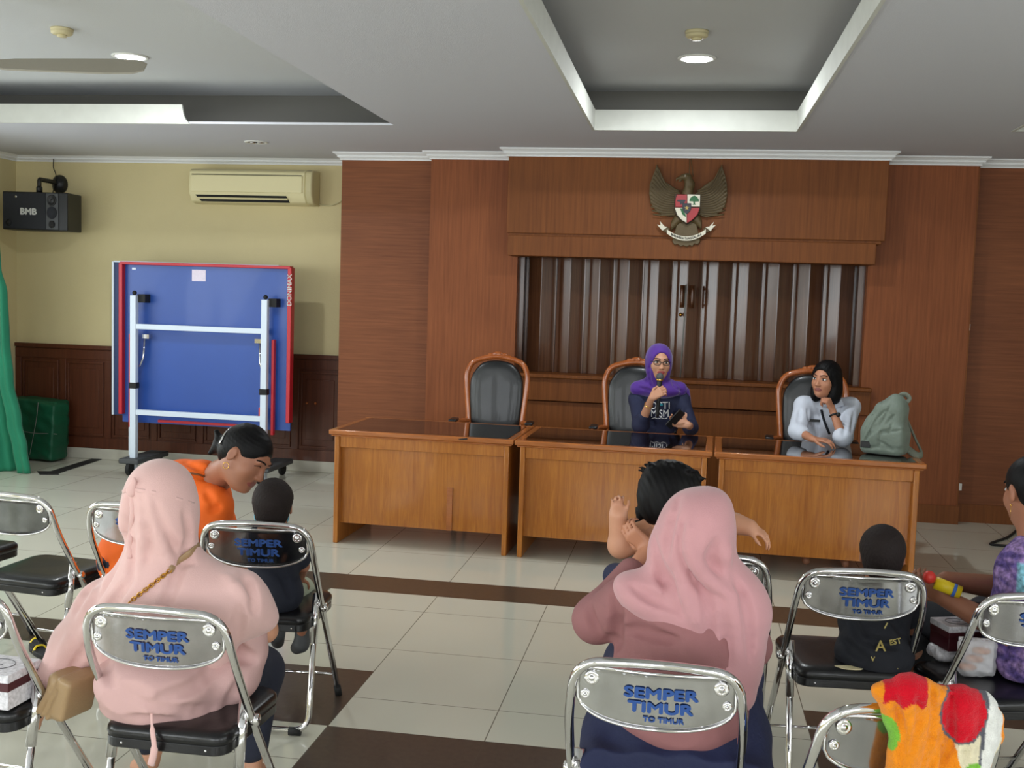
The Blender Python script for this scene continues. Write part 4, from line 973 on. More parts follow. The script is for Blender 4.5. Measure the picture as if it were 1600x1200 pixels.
tube(b, [rel(pe, w(*q)) for q in ((-.008, .097, .016), (0, .102, .018), (.008, .097, .016))], .002, 6); tag(finish('glasses', b, 'blackplastic', pe, smooth=True), 'dark framed glasses')
def on_front(v, e, cx, cy, mx):   # lays lettering on the cloth
    base = surf(v, cx, cy)
    def fn(x, y, z):
        p = surf(v, cx+x*mx, cy-y*mx); p = base if p is None else p
        q = V3(p)-V3(ray(cx+x*mx, cy-y*mx)).normalized()*(.008+z); return tuple(q-e.location)
    return fn
text_mesh('lettering', 'OPTI', 16, 'text_white', pe, fn=on_front(SHV, pe, 1031, 634, 1), ext=.001, bold=.0, sx=.95)
text_mesh('lettering', 'MISM', 16, 'text_white', pe, fn=on_front(SHV, pe, 1031, 646.5, 1), ext=.001, bold=.0, sx=.80)
text_mesh('lettering', 'Always stay kind', 4, 'text_white', pe, fn=on_front(SHV, pe, 1031, 654.5, 1), ext=.001, sx=.9) if False else None
b = NB(); bp_ = surf(SHV, 1033, 632); sphere(b, rel(pe, bp_)-V3((0, .012, 0)), (.014, .004, .009), seg=12); finish('print', b, 'teal', pe)
b = NB(); tube(b, smoothpath([rel(pe, surf(SHV, x, y))-V3((0, .012, 0)) for x, y in ((1018, 654), (1023, 652.5), (1028, 654), (1033, 652.5), (1038, 654), (1043, 652.5))], 4), .0018, 5); finish('print', b, 'text_white', pe)
b = NB(); p_ = J['wrR']*.75+J['elR']*.25; d_ = V3(J['wrR']-J['elR']).normalized(); u_ = d_.orthogonal().normalized(); vv = d_.cross(u_)
tube(b, [rel(pe, p_)+u_*math.cos(a)*.029+vv*math.sin(a)*.029 for a in [2*PI*k/18 for k in range(18)]], .003, 6, closed=True); finish('bracelet', b, 'gold', pe)
mh = pj(1031, 589, 7.255); ml = pj(1027, 652, 7.26); mic = empty('microphone', 'black hand microphone held up to the mouth of the woman in purple headscarf', 'microphone', tuple(ml)); ax_ = V3(mh-ml)
b = NB(); lathe(b, [(.009, 0), (.0125, .02), (.0135, .12), (.018, ax_.length-.03), (.014, ax_.length-.02)], (0, 0, 0), ax_, 18); finish('handle', b, 'blackplastic', mic)
b = NB(); sphere(b, ax_, (.026, .026, .029), seg=18); finish('grille', b, 'speaker_grey', mic)
b = NB(); lathe(b, [(.019, 0), (.026, .004), (.026, .010), (.019, .013)], ax_*((ax_.length-.026)/ax_.length), ax_, 18); finish('collar', b, 'gold', mic)
ph = pj(1055, 655, 7.10); pz = empty('mobile_phone', 'dark mobile phone in the left hand of the woman with microphone', 'phone', tuple(ph)); pz.rotation_euler = (.5, .5, .9)
bx('phone_body', -.035, .035, -.0045, .0045, -.07, .07, 'blackplastic', pz, bevel=.004)
# ---------------------------------------------------------------- woman in the white shirt
c = pj(1290, 594, 7.22); Q = frame((-.60, -.80, -.06), (.04, -.02, 1)); pe = person('woman in white shirt with black bob leaning her chin on her fist', (c[0], 7.3))
nk = pj(1297, 628, 7.32)
J = dict(neck=nk, chest=pj(1293, 662, 7.38), pelvis=np.array((c[0]+.02, 7.45, .58)), shR=pj(1256, 634, 7.34), elR=pj(1246, 673, 7.12), wrR=atz(1270, 686, .792), shL=pj(1329, 636, 7.34), elL=pj(1317, 684, 7.02), wrL=pj(1301, 642, 7.08),
         knL=np.array((c[0]+.14, 7.0, .50)), anL=np.array((c[0]+.14, 7.02, .10)), toL=np.array((c[0]+.14, 6.88, .03)), knR=np.array((c[0]-.10, 7.0, .50)), anR=np.array((c[0]-.10, 7.02, .10)), toR=np.array((c[0]-.10, 6.88, .03)))
J['wrR'] = np.array(J['wrR'])
v = mkvol([c+.1, J['pelvis'], J['elR'], J['elL'], J['wrR']-.08, J['toL'], J['toR']], .14, .0048)
body(v, J); head(v, c, Q, 1.0, True, nk)
hand(v, J['wrR'], (.9, -.35, .0), (-.1, .2, -1), .92, (.25, .5, .4), -1, .06, .3)
hand(v, J['wrL'], (-.45, -.05, .9), (-.75, .5, -.2), .92, (1.2, 1.2, .8), -1, .02, .6)
v.mesh('body', ['skin_mid', 'lips_dull'], pe, lipfn(c, Q)); eyes(pe, c, Q)
w = lambda x, y, z: LW(c, Q, (x, y, z))
v = Vol(c-.22, c+.22, .005)
v.ell(w(0, -.018, .034), (.090, .106, .098), Q, .02)
for s in (-1, 1): v.ell(w(s*.070, -.025, -.055), (.030, .055, .090), Q, .03); v.ell(w(s*.062, .0, -.10), (.028, .045, .050), Q, .03)
v.ell(w(0, -.075, -.05), (.070, .045, .10), Q, .03)
v.ell(w(-.006, .100, -.024), (.068, .086, .105), Q, .010, '-'); v.ell(w(.02, .105, .045), (.035, .05, .035), Q, .01, '-'); v.ell(w(.078, .035, -.01), (.02, .035, .04), Q, .01, '-')
v.warp(lambda X, Y, Z: .0012*np.sin((X*.8+Y)*420)+.001*np.sin((X-Y)*260)); v.mesh('hair', 'hair', pe)
v = mkvol([c-np.array((0, 0, .2)), J['elR'], J['elL'], J['pelvis']], .16, .0075)
v.ell(J['chest'], (.165, .115, .17), None, .05); v.ell(J['pelvis'], (.17, .14, .12), None, .06); v.cap(J['chest'], J['pelvis'], .135, .14, .05); v.cap(J['shR'], J['shL'], .060, .060, .05)
for q in 'RL': v.cap(J['sh'+q], J['el'+q], .062, .058, .03)
v.cap(J['elR'], J['elR']*.7+J['wrR']*.3, .055, .050, .02); v.ell(J['elL']+np.array((0, .0, .01)), (.058, .055, .05), None, .03)
v.cap(nk, P2(nk, 0, 0, .10), .058, .07, .01, '-'); v.ell(P2(nk, -.03, -.10, .015), (.05, .07, .07), None, .01, '-')
v.rbox(P2(nk, -.045, -.075, .0), (.03, .008, .028), frame((0, 1, .3), (.4, 0, 1)), .005, .006); v.rbox(P2(nk, .045, -.075, .0), (.03, .008, .028), frame((0, 1, .3), (-.4, 0, 1)), .005, .006)
for p in ([(1262, 640), (1266, 665)], [(1310, 640), (1306, 670)], [(1250, 640), (1247, 660)], [(1335, 645), (1330, 675)], [(1278, 640), (1280, 680)], [(1322, 650), (1318, 680)]): fold(v, p, .007, .02)
v.mesh('shirt', 'white_cloth', pe); SHV = v
b = NB(); q = rel(pe, surf(v, 1272, 657)); box(b, q.x-.042, q.x+.042, q.y-.010, q.y+.012, q.z-.0085, q.z+.0085); tag(finish('name_tag', b, 'blackplastic', pe), 'black name tag')
b = NB(); pts = [rel(pe, surf(v, x, y))-V3((0, .009, 0)) for x, y in ((1283, 640), (1286, 652), (1290, 664), (1296, 678)) if surf(v, x, y) is not None]; tube(b, smoothpath(pts, 5), .008, 8, flat=(1, .4), up0=(1, 0, 0)); tag(finish('lanyard', b, 'black_cloth', pe), 'dark patterned lanyard')
b = NB(); p_ = J['wrL']*.85+J['elL']*.15; d_ = V3(J['wrL']-J['elL']).normalized(); u_ = d_.orthogonal().normalized(); vv = d_.cross(u_)
tube(b, [rel(pe, p_)+u_*math.cos(a)*.029+vv*math.sin(a)*.027 for a in [2*PI*k/18 for k in range(18)]], .006, 8, closed=True); q = rel(pe, p_)+V3((.022, -.022, .004)); sphere(b, q, (.016, .012, .016), seg=12); finish('watch', b, 'blackplastic', pe)
# ---------------------------------------------------------------- woman in orange bending to the boy
c = pj(383, 716, 3.92); fw = -.10*CF+.80*CR-.58*CU; Q = frame(tuple(fw+V3((0, -.25, 0))), tuple(.58*CR+.80*CU)); pe = person('woman in orange shirt bending down towards the small boy with the mask', (c[0]-.25, 4.0))
nk = pj(344, 742, 4.02)
J = dict(neck=nk, chest=pj(296, 780, 4.05), pelvis=pj(215, 870, 4.05), shR=pj(335, 790, 3.93), elR=pj(338, 860, 3.88), wrR=pj(380, 905, 3.95), shL=pj(330, 770, 4.20), elL=pj(360, 860, 4.25), wrL=pj(400, 900, 4.15))
J['knL'] = np.array((J['pelvis'][0]+.25, 4.30, .48)); J['anL'] = np.array((J['pelvis'][0]+.22, 4.32, .08)); J['toL'] = J['anL']+np.array((.1, .1, -.05))
J['knR'] = np.array((J['pelvis'][0]+.12, 4.42, .48)); J['anR'] = np.array((J['pelvis'][0]+.05, 4.40, .08)); J['toR'] = J['anR']+np.array((.0, .14, -.05))
v = mkvol([c+.1, c-.1, J['pelvis'], J['anL'], J['toR'], J['wrR'], J['elL'], J['wrL']], .14, .0052)
body(v, J); head(v, c, Q, 1.04, True, nk); hand(v, J['wrR'], (.8, .3, -.3), (0, .5, -1), .95, (.2, .4, .3), 1); hand(v, J['wrL'], (.8, -.2, -.3), (0, -.5, -1), .95, (.2, .4, .3), -1)
v.mesh('body', ['skin_dark', 'lips_dull'], pe, lipfn(c, Q, 1.04)); eyes(pe, c, Q, 1.04, closed=True)
w = lambda x, y, z: LW(c, Q, (x*1.04, y*1.04, z*1.04))
v = Vol(c-.26, c+.24, .005)
v.ell(w(0, -.018, .038), (.083, .104, .090), Q, .02); v.ell(w(0, -.06, -.0), (.066, .055, .075), Q, .03)
v.ell(w(0, .105, -.03), (.09, .068, .108), Q, .010, '-')
for s in (-1, 1): v.ell(w(s*.085, .0, -.012), (.028, .028, .040), Q, .008, '-')
v.ell(w(0, -.112, -.02), (.028, .032, .032), Q, .02); v.cap(w(0, -.125, -.015), w(0, -.165, .0), .020, .011, .015); v.cap(w(0, -.12, -.03), w(0, -.13, -.075), .024, .010, .02)
v.warp(lambda X, Y, Z: .0012*np.sin((X*.6+Z)*400)); v.mesh('hair', 'hair', pe)
b = NB(); tube(b, smoothpath([rel(pe, w(*q)) for q in ((.02, -.115, .055), (.055, -.10, .03), (.066, -.085, -.01))], 5), .004, 6); finish('hair_clip', b, 'chrome', pe)
for s in (-1, 1): b = NB(); p_ = rel(pe, w(s*.080, -.006, -.042)); tube(b, [p_+V3((math.cos(a)*.012, 0, math.sin(a)*.012-.008)) for a in [2*PI*k/14 for k in range(14)]], .0016, 6, closed=True); finish('earring', b, 'gold', pe)
v = mkvol([c, J['pelvis'], J['elR'], J['elL'], J['chest']+.15], .16, .008)
v.ell(J['chest'], (.17, .15, .13), frame((0, 1, 0), (.75, 0, .65)), .05); v.cap(J['chest'], J['pelvis'], .14, .16, .06); v.cap(nk+np.array((-.07, 0, -.02)), J['chest'], .075, .13, .05)
v.cap(J['shR'], J['shL'], .068, .066, .05)
v.cap(J['shR'], J['shR']*.45+J['elR']*.55, .070, .068, .03); v.cap(J['shL'], J['shL']*.45+J['elL']*.55, .066, .064, .03)
v.cap(nk, c, .058, .05, .01, '-')
for p in ([(320, 765), (335, 790)], [(300, 740), (330, 750)], [(325, 800), (345, 790)], [(290, 722), (320, 735)]): fold(v, p, .007, .02)
v.mesh('shirt', 'orange_cloth', pe); SHV = v
b = NB(); pts = [surf(v, x, y) for x, y in ((285, 740), (300, 740), (318, 744), (334, 752))]; pts = [rel(pe, q)-V3((0, .006, -.002)) for q in pts if q is not None]
tube(b, smoothpath(pts, 4), .008, 8, flat=(.5, 1)); tag(finish('bag_strap', b, 'brown_strap', pe), 'thin brown bag strap')
v = mkvol([J['pelvis'], J['knL'], J['anL'], J['anR']], .13, .011); v.ell(J['pelvis'], (.17, .16, .12), None, .05)
for q in 'LR': v.cap(J['pelvis'], J['kn'+q], .10, .075, .05); v.cap(J['kn'+q], J['an'+q], .07, .05, .03)
v.mesh('trousers', 'dark_trousers', pe)
# ---------------------------------------------------------------- small boys seen from behind
def boy(label, hx, hy, Y, s, J, shirt, short, hd, wr=None):
    c = pj(hx, hy, Y); Q = frame(hd, (0, 0, 1)); pe = person(label, (c[0], Y)); J['neck'] = c-np.array((0, .01, .085))
    v = mkvol([c+.08]+[p for k, p in J.items()], .10, .0048); body(v, J, .62); head(v, c, Q, s, True, J['neck'])
    v.cap(c-np.array((0, .01, .03)), J['neck'], .04, .038, .02)
    for q in 'LR': hand(v, J['wr'+q], V3(J['wr'+q]-J['el'+q]), (0, 0, -1), .55, (.3, .4, .3), 1 if q == 'L' else -1)
    v.mesh('body', ['skin_dark', 'lips_dull'], pe, lipfn(c, Q, s)); eyes(pe, c, Q, s)
    w = lambda x, y, z: LW(c, Q, (x*s, y*s, z*s))
    v = Vol(c-.14, c+.14, .004); v.ell(w(0, -.014, .034), (.0755, .096, .084), Q, .02); v.ell(w(0, -.050, -.03), (.058, .046, .050), Q, .02); v.ell(w(0, .11, -.03), (.10, .075, .11), Q, .01, '-')
    for sd in (-1, 1): v.ell(w(sd*.088, .004, -.018), (.034, .034, .050), Q, .006, '-')
    v.warp(lambda X, Y_, Z: .0010*np.sin(X*310+Z*120)*np.sin(Y_*280+Z*260))
    v.mesh('hair', 'hair_short', pe); return pe, c, Q, w
Y = 3.74
J = dict(chest=pj(427, 868, Y), pelvis=pj(428, 925, Y+.01), shL=pj(403, 842, Y), shR=pj(454, 842, Y), elL=pj(395, 885, Y+.04), elR=pj(474, 885, Y+.06), wrL=pj(410, 915, Y+.20), wrR=pj(470, 905, Y+.16),
         knL=pj(410, 925, Y+.27), anL=pj(434, 985, Y+.34), toL=pj(434, 1003, Y+.42), knR=pj(470, 922, Y+.27), anR=pj(472, 1000, Y+.34), toR=pj(464, 1012, Y+.44))
pe, c, Q, w = boy('small boy in navy shirt with face mask seen from behind, beside the orange woman', 427, 793, Y, .80, J, 0, 0, (-.25, 1, -.1))
v = mkvol([c-np.array((0, 0, .1)), J['pelvis'], J['elL'], J['elR']], .12, .006)
v.ell(J['chest'], (.092, .07, .09), None, .04); v.cap(J['chest'], J['pelvis'], .075, .098, .05); v.ell(J['pelvis'], (.105, .09, .075), None, .04); v.cap(J['shL'], J['shR'], .042, .042, .04)
for q in 'LR': v.cap(J['sh'+q], J['sh'+q]*.3+J['el'+q]*.7, .044, .043, .02)
v.cap(J['neck'], c, .036, .036, .006, '-')
for p in ([(405, 880), (440, 900), (455, 935)], [(395, 910), (420, 930)], [(450, 860), (440, 890)]): fold(v, p, .006, .02)
v.mesh('shirt', 'black_navy', pe)
v = mkvol([J['pelvis'], J['knL'], J['knR']], .10, .006)
v.ell(J['pelvis']-np.array((0, 0, .02)), (.10, .09, .06), None, .03)
for q in 'LR': v.cap(J['pelvis']-np.array((0, -.05, .0)), J['kn'+q], .062, .056, .03)
v.mesh('shorts', 'pale_green_cloth', pe)
for q in 'LR':
    v = mkvol([J['an'+q], J['to'+q]], .08, .005); v.cap(J['an'+q]-np.array((0, .01, .015)), J['to'+q], .034, .027, .02); v.cap(J['an'+q], J['an'+q]+np.array((0, 0, .035)), .031, .030, .01); v.plane(np.array(J['to'+q])-np.array((0, 0, .028)), (0, 0, -1), .004)
    v.mesh('shoe', 'speaker_grey', pe)
b = NB(); tube(b, smoothpath([rel(pe, w(*q)) for q in ((-.05, .085, -.03), (-.077, .03, -.022), (-.082, -.01, -.032), (-.074, -.04, -.055), (-.05, -.075, -.075))], 5), .003, 6)
tube(b, smoothpath([rel(pe, w(*q)) for q in ((-.05, .085, -.01), (-.075, .04, .01), (-.083, .012, .02), (-.090, .006, -.0))], 5), .002, 6); tag(finish('mask_strap', b, 'mask_blue', pe, smooth=True), 'pale blue mask strap')
v = Vol(np.array(w(0, .09, -.05))-.08, np.array(w(0, .09, -.05))+.08, .004); v.ell(w(0, .070, -.050), (.056, .050, .050), Q, .01); v.ell(w(0, .03, -.05), (.07, .06, .07), Q, .01, '-'); v.mesh('face_mask', 'mask_blue', pe)
Y = 3.70
J = dict(chest=pj(1370, 955, Y+.02), pelvis=pj(1366, 1020, Y), shL=pj(1338, 928, Y+.02), shR=pj(1404, 930, Y+.03), elL=pj(1328, 985, Y+.05), elR=pj(1424, 972, Y+.12), wrL=pj(1345, 1025, Y+.12), wrR=pj(1418, 1000, Y+.20),
         knL=pj(1330, 1030, Y+.20), anL=pj(1400, 1040, Y+.14), toL=pj(1428, 1048, Y+.06), knR=pj(1425, 1015, Y+.22), anR=pj(1395, 1035, Y+.20), toR=pj(1375, 1030, Y+.2))
pe, c, Q, w = boy('small boy in black printed outfit sitting with his back to the camera', 1378, 870, Y+.02, .82, J, 0, 0, (.12, 1, -.05))
v = mkvol([c-np.array((0, 0, .1)), J['pelvis'], J['elL'], J['elR']], .13, .006)
v.ell(J['chest'], (.105, .08, .10), None, .04); v.cap(J['chest'], J['pelvis'], .09, .115, .05); v.ell(J['pelvis'], (.125, .10, .08), None, .04); v.cap(J['shL'], J['shR'], .048, .048, .04)
for q in 'LR': v.cap(J['sh'+q], J['sh'+q]*.25+J['el'+q]*.75, .050, .047, .02)
v.cap(J['neck'], c, .036, .036, .006, '-')
for p in ([(1325, 960), (1345, 1000)], [(1350, 1000), (1400, 1010)], [(1390, 950), (1410, 990)], [(1315, 1000), (1350, 1030)]): fold(v, p, .007, .025)
v.mesh('shirt', 'black_cloth', pe); SB = v
v = mkvol([J['pelvis'], J['knL'], J['knR'], J['toL'], J['anR']], .11, .006); v.ell(J['pelvis']-np.array((0, 0, .02)), (.12, .10, .065), None, .03)
v.cap(J['pelvis'], J['knL'], .075, .06, .03); v.cap(J['knL'], J['anL'], .055, .045, .03); v.cap(J['pelvis'], J['knR'], .075, .062, .03); v.cap(J['knR'], J['anR'], .055, .045, .03); v.cap(J['pelvis']+np.array((.05, -.03, -.02)), J['anL']+np.array((-.01, -.02, .0)), .06, .045, .03)
v.plane((0, 0, .452), (0, 0, -1), .003); v.mesh('trousers', 'black_cloth', pe); ST = v
mat('text_gold', srgb(206, 190, 120), .6)
for (tx, sz, x, y, vol, rot) in (('A', 24, 1376, 1010, SB, 0), ('EST', 12, 1399, 1003, SB, .2), ('V', 10, 1364, 1030, SB, 0), ('I', 14, 1384, 978, SB, -.5), ('KENZO', 13, 1402, 1036, ST, .5), ('KENZO', 10, 1390, 1046, ST, .3)):
    if surf(vol, x, y) is None: continue
    f0 = on_front(vol, pe, x, y, 1); cr, sr = math.cos(rot), math.sin(rot)
    text_mesh('print', tx, sz, 'text_gold', pe, fn=lambda X, Y_, Z: f0(X*cr-Y_*sr, X*sr+Y_*cr, Z), ext=.0006, bold=.4)
# ---------------------------------------------------------------- woman in the pale pink headscarf
YB = 2.83
c = pj(252, 786, YB); Q = frame((-.05, 1, -.12), (0, .1, 1)); pe = person('woman in pale pink headscarf and cape seen from behind, chain bag strap across her back', (c[0], YB))
nk = pj(255, 868, YB+.0); pel = np.array((pj(262, 1110, YB)[0], YB+.04, .60))
J = dict(neck=nk, chest=pj(262, 985, YB+.02), pelvis=pel, shL=pj(178, 940, YB+.02), shR=pj(372, 930, YB+.02), elL=pj(120, 1015, YB+.02), wrL=pj(85, 1062, YB-.04), elR=pj(415, 985, YB+.10), wrR=pj(380, 1010, YB+.30),
         knR=pj(405, 1048, 3.22), anR=np.array((pj(392, 1200, 3.16)[0], 3.16, .10)), toR=np.array((pj(392, 1200, 3.16)[0], 3.30, .03)), knL=np.array((pel[0]-.12, 3.2, .50)), anL=np.array(atz(232, 1190, .09)), toL=np.array(atz(215, 1196, .03)))
v = mkvol([c+.1, pel, J['wrL']-.08, J['elR'], J['knR']+.05, J['anR'], J['anL'], J['toR'], J['toL']], .12, .006); body(v, J); head(v, c, Q, 1.0, True, nk)
hand(v, J['wrL'], (-.3, -.3, -.6), (0, 1, -.2), .9, (.2, .3, .2), 1); hand(v, J['wrR'], (-.7, .6, 0), (0, 0, -1), .9, (.2, .3, .2), -1)
v.mesh('body', ['skin', 'lips'], pe, lipfn(c, Q)); eyes(pe, c, Q)
v = mkvol([c+.05, J['wrL'], pj(430, 975, YB), pj(240, 1120, YB)], .14, .007)
w = lambda x, y, z: LW(c, Q, (x, y, z))
v.ell(w(0, -.010, .022), (.096, .118, .105), Q, .03); v.ell(w(0, -.005, -.045), (.096, .105, .09), Q, .05)
v.cap(pj(250, 815, YB), pj(252, 885, YB), .090, .105, .05)
v.cap(pj(170, 960, YB+.02), pj(372, 945, YB+.02), .078, .088, .09); v.ell(pj(262, 930, YB), (.165, .12, .12), None, .08)
v.cap(pj(262, 960, YB), pj(250, 1062, YB-.02), .155, .10, .07); v.cap(pj(200, 970, YB), pj(205, 1050, YB-.02), .12, .08, .06); v.cap(pj(330, 960, YB), pj(330, 1010, YB-.01), .12, .07, .06)
v.cap(pj(240, 1040, YB-.02), pj(240, 1085, YB-.05), .09, .035, .06)
v.chain([pj(165, 955, YB), pj(120, 1010, YB-.0), pj(82, 1062, YB-.06), pj(68, 1078, YB-.08)], [.085, .068, .040, .022], .05)
v.chain([pj(372, 945, YB), pj(398, 960, YB+.04), pj(420, 968, YB+.06)], [.085, .05, .018], .05)
v.ell(w(0, .10, -.01), (.060, .08, .090), Q, .01, '-')
for p, r_ in (([(203, 775), (196, 830), (176, 890), (140, 950)], .012), ([(210, 778), (210, 840), (205, 900)], .010), ([(222, 778), (232, 830), (226, 880)], .009), ([(238, 782), (262, 840), (300, 880)], .009), ([(195, 800), (170, 880), (128, 930), (112, 975)], .010),
              ([(290, 800), (296, 850), (268, 920), (255, 960)], .009), ([(205, 905), (180, 935), (150, 990), (110, 1050)], .012), ([(160, 900), (130, 960), (100, 1000)], .009), ([(380, 890), (395, 930), (400, 958)], .010),
              ([(300, 960), (330, 1010), (300, 1040)], .010), ([(375, 950), (372, 1000)], .012), ([(215, 960), (170, 1010), (165, 1050)], .010), ([(262, 1010), (240, 1060)], .010)): fold(v, p, r_*1.35, .016, '-', dep=-.002)
for p, r_ in (([(200, 772), (188, 840), (160, 900)], .010), ([(216, 778), (222, 840), (218, 890)], .009), ([(230, 780), (248, 840), (262, 880)], .008), ([(150, 930), (115, 990), (85, 1040)], .012), ([(350, 900), (385, 940)], .008)): fold(v, p, r_*1.3, .018, '+')
v.mesh('headscarf', 'pale_pink', pe); HV = v
def strip(name, pts, r, m, e, vol, flat=(1, .35), lift=.004, n=5, up0=None, label=None):
    P = smoothpath([V3((x, y, 0)) for x, y in pts], n); S_ = [surf(vol, p.x, p.y) for p in P]; S_ = [rel(e, p)-V3((0, lift, 0)) for p in S_ if p is not None]
    if len(S_) < 2: return None
    b = NB(); tube(b, S_, r, 8, flat=flat, up0=up0 or (0, 0, 1)); o = finish(name, b, m, e, smooth=True); return tag(o, label)
strip('tie_band', [(192, 768), (205, 765), (240, 770), (270, 778), (303, 788)], .006, 'pale_pink', pe, HV, lift=.001)
strip('tie_band', [(205, 768), (207, 800), (204, 840), (203, 872)], .007, 'pale_pink', pe, HV, up0=(1, 0, 0), lift=.003)
k_ = surf(HV, 205, 767); v = Vol(k_-.04, k_+.04, .003); v.ell(k_, (.014, .012, .018), None, .01); v.cap(k_, k_+np.array((.008, 0, .04)), .007, .004, .01); v.cap(k_, k_+np.array((.012, 0, .025)), .008, .004, .01); v.mesh('tie_knot', 'pale_pink', pe)
v = mkvol([pj(150, 1000, YB), pj(400, 960, YB), pel-np.array((0, 0, .16)), pj(405, 1100, 3.0)], .13, .008)
v.ell(pj(262, 1040, YB+.02), (.20, .14, .16), None, .06); v.ell(pj(262, 1100, YB-.0), (.185, .19, .115), None, .06); v.ell((pel[0]+.005, 2.75, .53), (.165, .165, .10), None, .05); v.cap(J['chest'], pel, .14, .14, .05)
v.chain([pj(385, 975, YB+.05), pj(388, 1015, YB+.06)], [.06, .056], .03); v.ell(pj(372, 1055, YB+.04), (.062, .10, .075), None, .04); v.cap(pj(385, 1015, YB+.08), pj(350, 1045, 3.05), .05, .045, .03)
v.plane((0, 0, .442), (0, 0, -1), .006)
for p, r_ in (([(180, 1075), (240, 1105), (330, 1110)], .008), ([(200, 1120), (280, 1130)], .007), ([(360, 1000), (372, 1020), (395, 1030)], .012), ([(340, 1040), (300, 1075), (250, 1090)], .010), ([(380, 1060), (360, 1100), (345, 1130)], .009), ([(160, 1020), (175, 1080)], .008)): fold(v, p, r_, .025)
v.mesh('blouse', 'pink_blouse', pe); BV = v
v = mkvol([pel, J['knR'], J['knL'], J['anR'], J['anL']], .13, .009); v.ell(pel-np.array((0, -.02, .04)), (.175, .14, .11), None, .05)
v.cap(pel+np.array((.08, 0, -.02)), J['knR'], .095, .075, .05); v.cap(J['knR'], J['anR']+np.array((0, 0, .08)), .072, .055, .04); v.cap(pel+np.array((-.08, 0, -.02)), J['knL'], .095, .075, .05); v.cap(J['knL'], J['anL']+np.array((0, 0, .08)), .07, .055, .04)
v.plane((0, 0, .0), (0, 0, -1), .0); v.mesh('trousers', 'dark_trousers', pe)
b = NB(); tube(b, smoothpath([rel(pe, pj(236, 1105, 2.63)), rel(pe, pj(238, 1140, 2.60)), rel(pe, pj(241, 1170, 2.59)), rel(pe, pj(236, 1195, 2.60))], 6), [.004]*6+[.007]*6+[.010]*7, 8, flat=(1, .5), up0=(1, 0, 0)); finish('hanging_tie', b, 'pale_pink', pe, smooth=True)
# bag strap and chain, handbag
S1 = [surf(HV, x, y) for x, y in ((312, 852), (300, 862), (282, 876), (268, 890))]; S2 = [surf(HV, x, y) for x, y in [(268-i*4.6, 890+i*3.6) for i in range(15)]]
bag = empty('handbag', 'tan leather handbag beside the woman in pale pink, its chain strap across her back', 'handbag', tuple(pj(104, 1083, 2.74)))
b = NB(); tube(b, smoothpath([rel(bag, p)-V3((0, .006, 0)) for p in S1], 4), .011, 8, flat=(1, .35), up0=(0, 0, 1)); finish('shoulder_strap', b, 'tan_leather', bag, smooth=True)
b = NB()
for i in range(len(S2)-1):
    a, d = rel(bag, S2[i]), rel(bag, S2[i+1]); m_ = (a+d)/2-V3((0, .006, 0)); t = (d-a).normalized(); u = t.cross(V3((0, 1, 0))).normalized(); nn = V3((0, 1, 0))
    if i % 2: u, nn = nn, u
    tube(b, [m_+t*math.cos(q)*.0085+u*math.sin(q)*.0048 for q in [2*PI*k/12 for k in range(12)]], .0018, 6, closed=True)
finish('chain', b, 'brass', bag)
bc = np.array(bag.location); v = Vol(bc-.16, bc+.16, .005)
R_ = frame((.25, 1, 0), (.28, 0, 1))
v.rbox(bc, (.040, .05, .066), R_, .018, .01)
for dx in (-.030, -.012, .008): v.cap(LW(bc, R_, (dx-.012, -.050, -.06)), LW(bc, R_, (dx+.018, -.050, .04)), .009, .005, .006)
v.rbox(LW(bc, R_, (.03, .0, .012)), (.026, .060, .062), R_, .012, .006)
for dx in (-.021, -.002): v.cap(LW(bc, R_, (dx-.012, -.058, -.065)), LW(bc, R_, (dx+.018, -.058, .035)), .005, .004, .004, '-')
v.mesh('bag_body', 'tan_leather', bag)
# ---------------------------------------------------------------- woman in the dusky pink headscarf
YB = 2.80
c = pj(1086, 833, YB); Q = frame((-.15, 1, -.25), (.18, .2, 1)); pe = person('woman in dusky pink headscarf seen from behind, holding a toddler in her arms', (c[0], YB))
nk = pj(1092, 895, YB); pel = np.array((pj(1060, 1130, YB)[0], YB+.04, .60))
J = dict(neck=nk, chest=pj(1065, 1000, YB+.02), pelvis=pel, shL=pj(985, 945, YB+.02), shR=pj(1150, 955, YB+.02), elL=pj(932, 968, YB+.10), wrL=pj(1016, 856, 3.0), elR=pj(1172, 1010, YB+.15), wrR=pj(1105, 960, 3.22),
         knR=np.array((pel[0]+.15, 3.22, .52)), anR=np.array((pel[0]+.15, 3.2, .10)), toR=np.array((pel[0]+.15, 3.35, .03)), knL=np.array((pel[0]-.14, 3.22, .52)), anL=np.array((pel[0]-.15, 3.2, .10)), toL=np.array((pel[0]-.15, 3.35, .03)))
v = mkvol([c+.1, pel, J['elL'], J['elR'], J['knR'], J['anR'], J['anL'], J['toR']], .12, .0055); body(v, J); head(v, c, Q, 1.0, True, nk)
hand(v, J['wrL'], (-.85, .1, .55), (.3, .9, .3), .80, (.6, .9, .7), 1, .03, .6); hand(v, J['wrR'], (-.6, .3, .2), (0, .5, .5), .92, (.3, .5, .4), 1)
v.mesh('body', ['skin_mid', 'lips'], pe, lipfn(c, Q)); eyes(pe, c, Q)
w = lambda x, y, z: LW(c, Q, (x, y, z))
v = mkvol([c+.06, pj(955, 910, YB), pj(1195, 1050, YB), pj(1160, 1100, YB-.05)], .12, .0065)
v.ell(w(0, -.010, .018), (.098, .120, .102), Q, .03); v.ell(w(0, -.005, -.045), (.096, .105, .08), Q, .05); v.ell(pj(1112, 790, YB), (.045, .07, .042), frame((0, 1, 0), (-.3, 0, 1)), .03)
v.cap(pj(1082, 870, YB), pj(1095, 905, YB), .088, .095, .05); v.ell(pj(1045, 872, YB+.01), (.05, .08, .07), None, .04)
